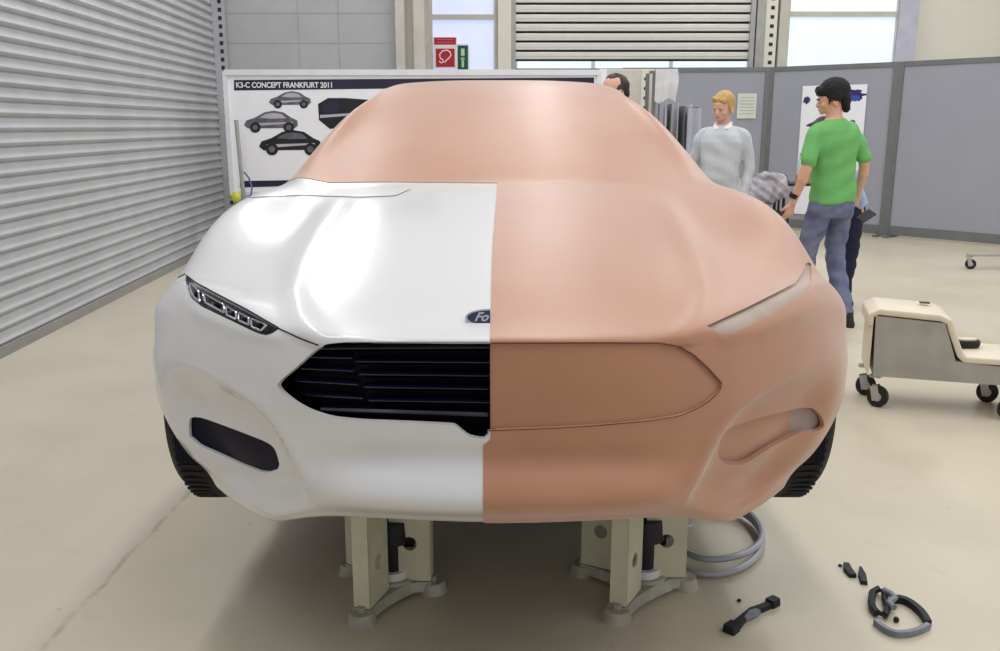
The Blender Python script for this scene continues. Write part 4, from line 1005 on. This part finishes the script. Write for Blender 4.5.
# ================================================================== PEOPLE
def merge(dst, src):
    me = bpy.data.meshes.new('t'); src.b.to_mesh(me); src.b.free(); dst.b.from_mesh(me); bpy.data.meshes.remove(me); return dst
def limb(mb, pts, rs, flat=1.0, sub=5):
    """tapered limb through joints"""
    P3 = [Vector(p) for p in pts]; A = []; Rr = []
    for i in range(len(P3)-1):
        for k in range(sub):
            t = k/sub; A.append(P3[i].lerp(P3[i+1], t)); Rr.append(rs[i]+(rs[i+1]-rs[i])*t)
    A.append(P3[-1]); Rr.append(rs[-1])
    for _ in range(2): A = [A[0]]+[(A[i-1]+A[i]*2+A[i+1])/4 for i in range(1, len(A)-1)]+[A[-1]]
    mb.tube(A, Rr, 14); mb.sph(A[0], Rr[0]*.98, 14); mb.sph(A[-1], Rr[-1]*.98, 14)
def hand(mb, w, d, side_, palm, curl=.35, s=1.0):
    """five separate fingers; d = pointing direction, palm = direction the palm faces, side_ = towards the thumb"""
    d = Vector(d).normalized(); palm = Vector(palm); palm = (palm-d*palm.dot(d)).normalized(); t = d.cross(palm).normalized()
    if t.dot(Vector(side_)) < 0: t = -t
    w = Vector(w)
    for k in range(7):
        q = w+d*(.012+.013*k)*s
        for j in (-1.5, -.5, .5, 1.5): mb.sph(q+t*j*.0165*s*(.75+.25*k/6), (.0135*s,)*3, 8)
    for j, L in ((1.5, .068), (.5, .078), (-.5, .073), (-1.5, .056)):
        p = w+d*.088*s+t*j*.0195*s; pts = [p-d*.01]; dirn = d.copy(); ang = curl
        for seg in (.44, .31, .25):
            dirn = (dirn*math.cos(ang*.75)+palm*math.sin(ang*.75)).normalized(); pts.append(pts[-1]+dirn*L*seg*1.1*s)
            dirn = dirn
        mb.tube(pts, [.0092*s, .0088*s, .0082*s, .0070*s], 8); mb.sph(pts[-1], .0072*s, 8)
    p = w+d*.025*s+t*.024*s; q1 = p+(t*.75+d*.7+palm*.25).normalized()*.036*s; q2 = q1+(t*.25+d*.95+palm*.45).normalized()*.030*s
    mb.tube([p, q1, q2], [.013*s, .0105*s, .0085*s], 8); mb.sph(q2, .0086*s, 8)
def head_geo(k=1.0):
    mb = MB()
    mb.sph((0, .018, .135), (.076, .096, .090), 24)         # cranium
    mb.loft([(0, -.040, .000, .026, .030), (0, -.036, .012, .042, .044), (0, -.024, .040, .056, .062), (0, -.012, .075, .065, .078), (0, -.004, .11, .069, .086), (0, 0, .14, .070, .088)], 24, 2.2)
    mb.sph((0, -.072, .010), (.021, .016, .016), 12)         # chin
    mb.tube([(0, -.084, .092), (0, -.096, .074), (0, -.101, .056)], [.008, .010, .013], 8); mb.sph((0, -.100, .056), (.015, .011, .010), 10)   # nose
    for s in (-1, 1):
        mb.sph((s*.030, -.082, .098), (.022, .010, .009), 10)   # brow
        mb.sph((s*.043, -.058, .060), (.020, .022, .022), 10)   # cheek
    mb.sph((0, -.084, .034), (.024, .010, .0055), 10); mb.sph((0, -.082, .026), (.020, .010, .006), 10)   # lips
    return mb
def ear(s):
    mb = MB(); mb.sph((s*.078, .012, .075), (.009, .019, .032), 12); mb.tube([(s*.082, .004+.020*math.cos(a)+.006, .078+.030*math.sin(a)) for a in [x*.5-1.2 for x in range(9)]], .0045, 6); return mb
def person(name, label, loc, rz, pose, skin, hairm, shirt, pants, shoe, H=1.78, head_yaw=0, head_pitch=0, roll=0, vox=1.0, hair='short', sleeve='long', lean=0, belly=0.0, width=1.0, group=None, collar=None, folds=.006, hold=None):
    k = H/1.78
    e = empty(name, (loc[0], loc[1], 0), rz); tag(e, label, 'person', group); e.scale = (k, k, k)
    UP = Matrix.Translation((0, 0, .98)) @ Matrix.Rotation(roll, 4, 'Y') @ Matrix.Rotation(lean, 4, 'X') @ Matrix.Translation((0, 0, -.98))
    HM = UP @ Matrix.Translation((0, -.010, 1.545)) @ Matrix.Rotation(head_yaw, 4, 'Z') @ Matrix.Rotation(head_pitch, 4, 'X')
    def U(p): return UP @ Vector(p)
    wx = width
    torso = [(0, .00, .90, .150*wx, .105), (0, .0, .98, .158*wx, .110+belly*.4), (0, -.004-belly*.5, 1.06, .148*wx, .105+belly), (0, -.004-belly*.4, 1.16, .148*wx, .104+belly*.8), (0, -.004, 1.26, .160*wx, .112), (0, 0, 1.36, .172*wx, .112), (0, .004, 1.42, .158*wx, .098), (0, .008, 1.468, .108*wx, .075), (0, .010, 1.505, .070, .060)]
    L, Rt = pose['L'], pose['R']   # (shoulder, elbow, wrist)
    # ---- one continuous skin: trunk, neck, head, arms, hands, legs
    mb = MB().loft([(a, b, c, rx*.93, ry*.9) for a, b, c, rx, ry in torso], 24, 2.3).xf(UP)
    mb2 = MB(); limb(mb2, [(0, .018, 1.46), (0, .006, 1.53), (0, .004, 1.62)], [.062, .055, .056]); mb2.xf(UP); merge(mb, mb2)
    hd = head_geo().xf(HM); merge(mb, hd)
    for A in (L, Rt):
        s, el, wr = [U(p) for p in A[:3]]
        limb(mb, [s, el, wr], [.036, .040, .026])
        mid = el.lerp(wr, .3); mb.sph(mid, (.041, .041, .055), 12)
        hand(mb, wr, (wr-el).normalized()+Vector(A[4] if len(A) > 4 else (0, 0, 0)), (UP.to_3x3() @ Vector((0, -1, .1))), (UP.to_3x3() @ Vector(A[3])), curl=A[5] if len(A) > 5 else .35)
    for A in (pose['LL'], pose['RL']):
        limb(mb, [A[0], A[1], A[2]], [.074, .046, .034])
        mb.sph(Vector(A[1]).lerp(Vector(A[2]), .3)+Vector((0, .006, 0)), (.044, .046, .09), 12)
        mb.sph(Vector(A[2])+Vector((0, -.05, -.045)), (.034, .09, .03), 12)
    body = remesh(mb, 'body', skin, e, .0062*vox, 3)
    for s in (-1, 1): merge(MBX := MB(), ear(s).xf(HM)).build('ear', skin, body, smooth=True)
    for s in (-1, 1):
        MB().sph((s*.030, -.078, .086), (.012, .008, .0065), 12).xf(HM).build('eye', M_EYE, body, smooth=True)
        MB().sph((s*.030, -.0855, .0855), (.0052, .003, .0052), 10).xf(HM).build('iris', M_EYED, body, smooth=True)
        MB().tube([(s*.014, -.092, .101), (s*.030, -.094, .106), (s*.046, -.083, .102)], .0042, 6).xf(HM).build('eyebrow', hairm, body, smooth=True)
    MB().tube([(-.021, -.0885, .031), (0, -.0945, .030), (.021, -.0885, .031)], .0022, 6).xf(HM).build('mouth', M_LIP, body, smooth=True)
    # ---- hair
    mb = MB(); rnd = random.Random(5)
    if hair == 'short':
        mb.sph((0, .026, .148), (.084, .100, .088), 24); mb.sph((0, .075, .09), (.066, .044, .062), 16)
        for s in (-1, 1): mb.sph((s*.070, .018, .115), (.014, .034, .045), 12)
        mb.sph((0, -.05, .195), (.060, .034, .026), 14)
    elif hair == 'thick':
        mb.sph((0, .024, .150), (.094, .110, .096), 24); mb.sph((0, .085, .085), (.078, .046, .082), 16); mb.sph((0, .095, .02), (.056, .030, .034), 12)
        for s in (-1, 1): mb.sph((s*.076, .026, .118), (.020, .050, .055), 12); mb.sph((s*.076, -.026, .085), (.007, .010, .034), 10)
        for q in range(7):
            x = -.06+.02*q; mb.sph((x, -.078+.25*x*x, .160+.006*math.sin(q*2)), (.018, .024, .034), 10)
    elif hair == 'side':
        mb.sph((0, .024, .146), (.086, .100, .090), 24); mb.sph((0, .078, .085), (.066, .044, .064), 16)
        for s in (-1, 1): mb.sph((s*.072, .012, .110), (.014, .044, .050), 12)
        for q in range(6): mb.sph((-.050+.020*q, -.058, .176-.004*q), (.018, .022, .024), 10)
    else:   # receding
        mb.sph((0, .052, .130), (.083, .078, .086), 20); mb.sph((0, .078, .08), (.066, .044, .062), 16); mb.sph((.0, .022, .188), (.058, .070, .042), 16)
        for s in (-1, 1): mb.sph((s*.072, .022, .105), (.013, .042, .046), 12)
    mb.xf(HM)
    remesh(mb, 'hair', hairm, e, .006*vox, 3, lambda c, n: c+n*.0028*math.sin(c.x*230+c.z*60)*math.cos(c.y*190))
    # ---- shirt
    def infl(d, z0): return [(a, b, c, rx+d, ry+d) for a, b, c, rx, ry in torso if c >= z0]
    mb = MB()
    tl = infl(.014, .95); tl[-1] = (0, .010, 1.500, .068, .064); tl = [(0, .0, .905, .170*wx, .128+belly*.4)]+tl
    mb.loft(tl, 28, 2.4).xf(UP)
    for A in (L, Rt):
        s, el, wr = [U(p) for p in A[:3]]
        inn = U((A[0][0]*.5, .005, 1.447))
        if sleeve == 'long': limb(mb, [inn, s, el, el.lerp(wr, .97)], [.046, .057, .049, .038])
        else: limb(mb, [inn, s, s.lerp(el, .80)], [.046, .056, .059])
    def fold(c, n):
        f = math.sin(c.x*38+c.z*17+2*math.sin(c.z*9))*.5+math.sin(c.z*46+c.x*21+c.y*15)*.5
        return c+n*(folds*f*(1.25-.5*min(1, max(0, (c.z-.95)/.5))))
    sh_ = remesh(mb, 'shirt', shirt, e, .0085*vox, 5, fold)
    if collar:
        mb = MB()
        for s in (-1, 1): mb.prism([U((s*.062, .02, 1.528)), U((s*.058, -.045, 1.512)), U((s*.016, -.082, 1.470)), U((s*.052, -.084, 1.468)), U((s*.078, -.030, 1.490))], (0, .004, .006))
        mb.tube([U((.066*math.cos(a), .012+.062*math.sin(a), 1.512+.010*math.sin(a))) for a in [x*PI/8-.4 for x in range(11)]], .011, 8)
        mb.build('collar', collar, sh_, smooth=True)
        0 and MB().prism([U((-.013, -.118, 1.44)), U((.013, -.118, 1.44)), U((.013, -.134-belly*1.4, .95)), U((-.013, -.134-belly*1.4, .95))], (0, .004, 0)).build('button_strip', collar, sh_)
    # ---- trousers
    mb = MB().loft([(0, .006, .80, .150*wx, .105), (0, .004, .88, .162*wx, .118), (0, 0, .96, .160*wx, .118), (0, 0, 1.005, .156*wx, .112)], 26, 2.4)
    for A in (pose['LL'], pose['RL']):
        limb(mb, [A[0], A[1], Vector(A[1]).lerp(Vector(A[2]), .96)], [.098, .070, .062])
    remesh(mb, 'trousers', pants, e, .009*vox, 4, lambda c, n: c+n*.006*math.sin(c.z*52+c.x*24)*math.sin(c.x*30+c.z*14+c.y*20))
    for A in (pose['LL'], pose['RL']):
        a = Vector(A[2]); fz = a.z-.09
        MB().loft([(a.x, a.y-.055, fz, .046, .135), (a.x, a.y-.055, fz+.022, .050, .140), (a.x, a.y-.045, fz+.05, .046, .118), (a.x, a.y-.0, fz+.085, .040, .062), (a.x, a.y+.008, fz+.11, .038, .046)], 24, 2.3).build('shoe', shoe, e, smooth=True)
    return e, U
M_SKIN = mat('skin', (222, 170, 146), .5, var=.03); M_SKIN2 = mat('skin_pink', (230, 178, 158), .5, var=.04); M_EYE = mat('eye_white', (232, 228, 224), .3, var=0); M_EYED = mat('eye_iris', (46, 38, 34), .3, var=0); M_LIP = mat('lip', (158, 84, 78), .5, var=0)
M_HBLK = mat('hair_black', (16, 13, 20), .75, var=.2, scale=60); M_HBLD = mat('hair_blond', (206, 168, 104), .55, var=.12, scale=70); M_HBRN = mat('hair_dark_brown', (52, 36, 34), .5, var=.2, scale=60)
M_GREEN = mat('green_tshirt', (112, 184, 106), .85, var=.03, scale=5); M_JEANS = mat('faded_jeans', (122, 128, 154), .85, var=.14, scale=9, rgb2=(92, 98, 132)); M_NAVYT = mat('navy_trousers', (28, 32, 62), .85, var=.1)
M_DSHOE = mat('dark_shoe', (34, 28, 32), .5, var=.1); M_GTR = mat('charcoal_trousers', (44, 44, 52), .85); M_LBL = mat('light_blue_shirt', (170, 190, 220), .85)
def stripe_mat():
    m = mat('pinstripe_shirt', (214, 216, 220), .8, var=.01); n = m.node_tree.nodes; l = m.node_tree.links; b = n['Principled BSDF']
    tc = n.new('ShaderNodeTexCoord'); wv = n.new('ShaderNodeTexWave'); wv.wave_type = 'BANDS'; wv.bands_direction = 'X'; wv.inputs['Scale'].default_value = 26; wv.inputs['Distortion'].default_value = .6
    l.new(tc.outputs['Object'], wv.inputs['Vector']); mx = n.new('ShaderNodeMix'); mx.data_type = 'RGBA'; mx.inputs[6].default_value = (*lin((184, 190, 198)), 1); mx.inputs[7].default_value = (*lin((222, 224, 228)), 1)
    l.new(wv.outputs['Fac'], mx.inputs[0]); l.new(mx.outputs[2], b.inputs['Base Color']); return m
M_PIN = stripe_mat()
# the man in green, seen from behind, looking left
g_rz = math.radians(207)
gp, U = person('person', 'man in a green t-shirt and faded jeans standing with his back turned', (2.42, 6.6), g_rz,
    dict(L=((.185, .0, 1.412), (.285, .03, 1.17), (.33, -.06, .935), (.0, -1, 0), (0, 0, -.2), .5), R=((-.185, .0, 1.412), (-.265, .06, 1.17), (-.285, -.03, .94), (0, -1, 0), (0, 0, -.1), .9),
         LL=((.092, 0, .90), (.135, -.10, .50), (.16, .05, .09)), RL=((-.092, 0, .90), (-.105, -.04, .50), (-.09, .13, .09))),
    M_SKIN, M_HBLK, M_GREEN, M_JEANS, M_DSHOE, H=1.78, head_yaw=math.radians(52), head_pitch=math.radians(4), roll=math.radians(3.5), lean=math.radians(2), hair='thick', sleeve='short', width=1.08, folds=.007)
el, wr = Vector((.285, .03, 1.17)), Vector((.33, -.06, .935)); a_ = el.lerp(wr, .82); b_ = el.lerp(wr, .95)
MB().cyl(a_, b_, .036, .034, n=20).build('wristband', M_STR, gp, smooth=True)
# phone held in his right hand
R3 = Matrix.Rotation(g_rz, 3, 'Z'); hp_ = Vector((2.47, 6.6, 0)) + R3 @ Vector((-.245, -.125, .862))
ph = MB().box((0, 0, 0), (.075, .14, .012), bev=.004).build('mobile_phone', M_STR); ph.location = at(866, 216, 6.74); ph.rotation_euler = (.5, .5, -.9); tag(ph, 'black phone held in the right hand of the man in green', 'phone')
# the fair-haired man
person('person', 'fair-haired man in a pale striped shirt looking down by the partition', (1.815, 7.5), math.radians(-22),
    dict(L=((.18, .0, 1.41), (.235, .04, 1.16), (.20, -.06, .93), (0, -1, 0), (0, 0, -.1), .5), R=((-.18, .0, 1.41), (-.245, .05, 1.16), (-.20, -.05, .93), (0, -1, 0), (0, 0, -.1), .5),
         LL=((.09, 0, .90), (.10, -.01, .50), (.11, .02, .09)), RL=((-.09, 0, .90), (-.10, -.02, .50), (-.12, .0, .09))),
    M_SKIN2, M_HBLD, M_PIN, M_GTR, M_DSHOE, H=1.73, head_yaw=math.radians(-22), head_pitch=math.radians(9), hair='side', sleeve='long', belly=.02, width=.98, collar=M_SW, folds=.005)
# head behind the roof of the car model
person('person', 'man with dark receding hair, only his head showing above the windscreen', (.905, 7.15), math.radians(-62),
    dict(L=((.18, .0, 1.41), (.22, .04, 1.16), (.20, -.06, .93), (0, -1, 0)), R=((-.18, .0, 1.41), (-.22, .05, 1.16), (-.20, -.05, .93), (0, -1, 0)),
         LL=((.09, 0, .90), (.10, -.01, .50), (.11, .02, .09)), RL=((-.09, 0, .90), (-.10, -.02, .50), (-.12, .0, .09))),
    M_SKIN2, M_HBRN, M_LBL, M_GTR, M_DSHOE, H=1.85, head_yaw=math.radians(-5), head_pitch=math.radians(14), hair='receding', vox=1.6)
# the one bending forward behind the man in green: only navy trousers show
person('person', 'person in navy trousers and dark shoes mostly hidden behind the man in green', (2.79, 7.22), math.radians(-90),
    dict(L=((.18, .0, 1.41), (.19, .05, 1.16), (.16, .02, .93), (0, -1, 0)), R=((-.18, .0, 1.41), (-.19, .05, 1.16), (-.16, .02, .93), (0, -1, 0)),
         LL=((.09, .0, .90), (.09, .01, .50), (.08, -.04, .09)), RL=((-.09, 0, .90), (-.085, .01, .50), (-.08, .06, .09))),
    M_SKIN, M_HBRN, M_LBL, M_NAVYT, M_DSHOE, H=1.58, hair='short', lean=math.radians(25), vox=1.6)
# ================================================================== light
w = bpy.data.worlds.new('world'); SC.world = w; w.use_nodes = True
bg = w.node_tree.nodes['Background']; bg.inputs[0].default_value = (.93, .96, 1.0, 1); bg.inputs[1].default_value = .50
def area(x, y, z, sx, sy, e, col=(1, .99, .97), rx=0, ry=0, rz=0):
    l = bpy.data.lights.new('hall_lamp', 'AREA'); l.shape = 'RECTANGLE'; l.size = sx; l.size_y = sy; l.energy = e; l.color = col
    o = bpy.data.objects.new('hall_lamp', l); COL.objects.link(o); o.location = (x, y, z); o.rotation_euler = (rx, ry, rz); return o
for x in (-2.4, 0.6, 3.6, 6.6):
    for y in (1.0, 4.6, 8.2, 11.8):
        area(x, y, 5.2, .35, 2.6, 38)
SC.view_settings.view_transform = 'Standard'; SC.view_settings.look = 'None'; SC.view_settings.gamma = 1; SC.view_settings.use_curve_mapping = False
SC.view_settings.exposure = .08
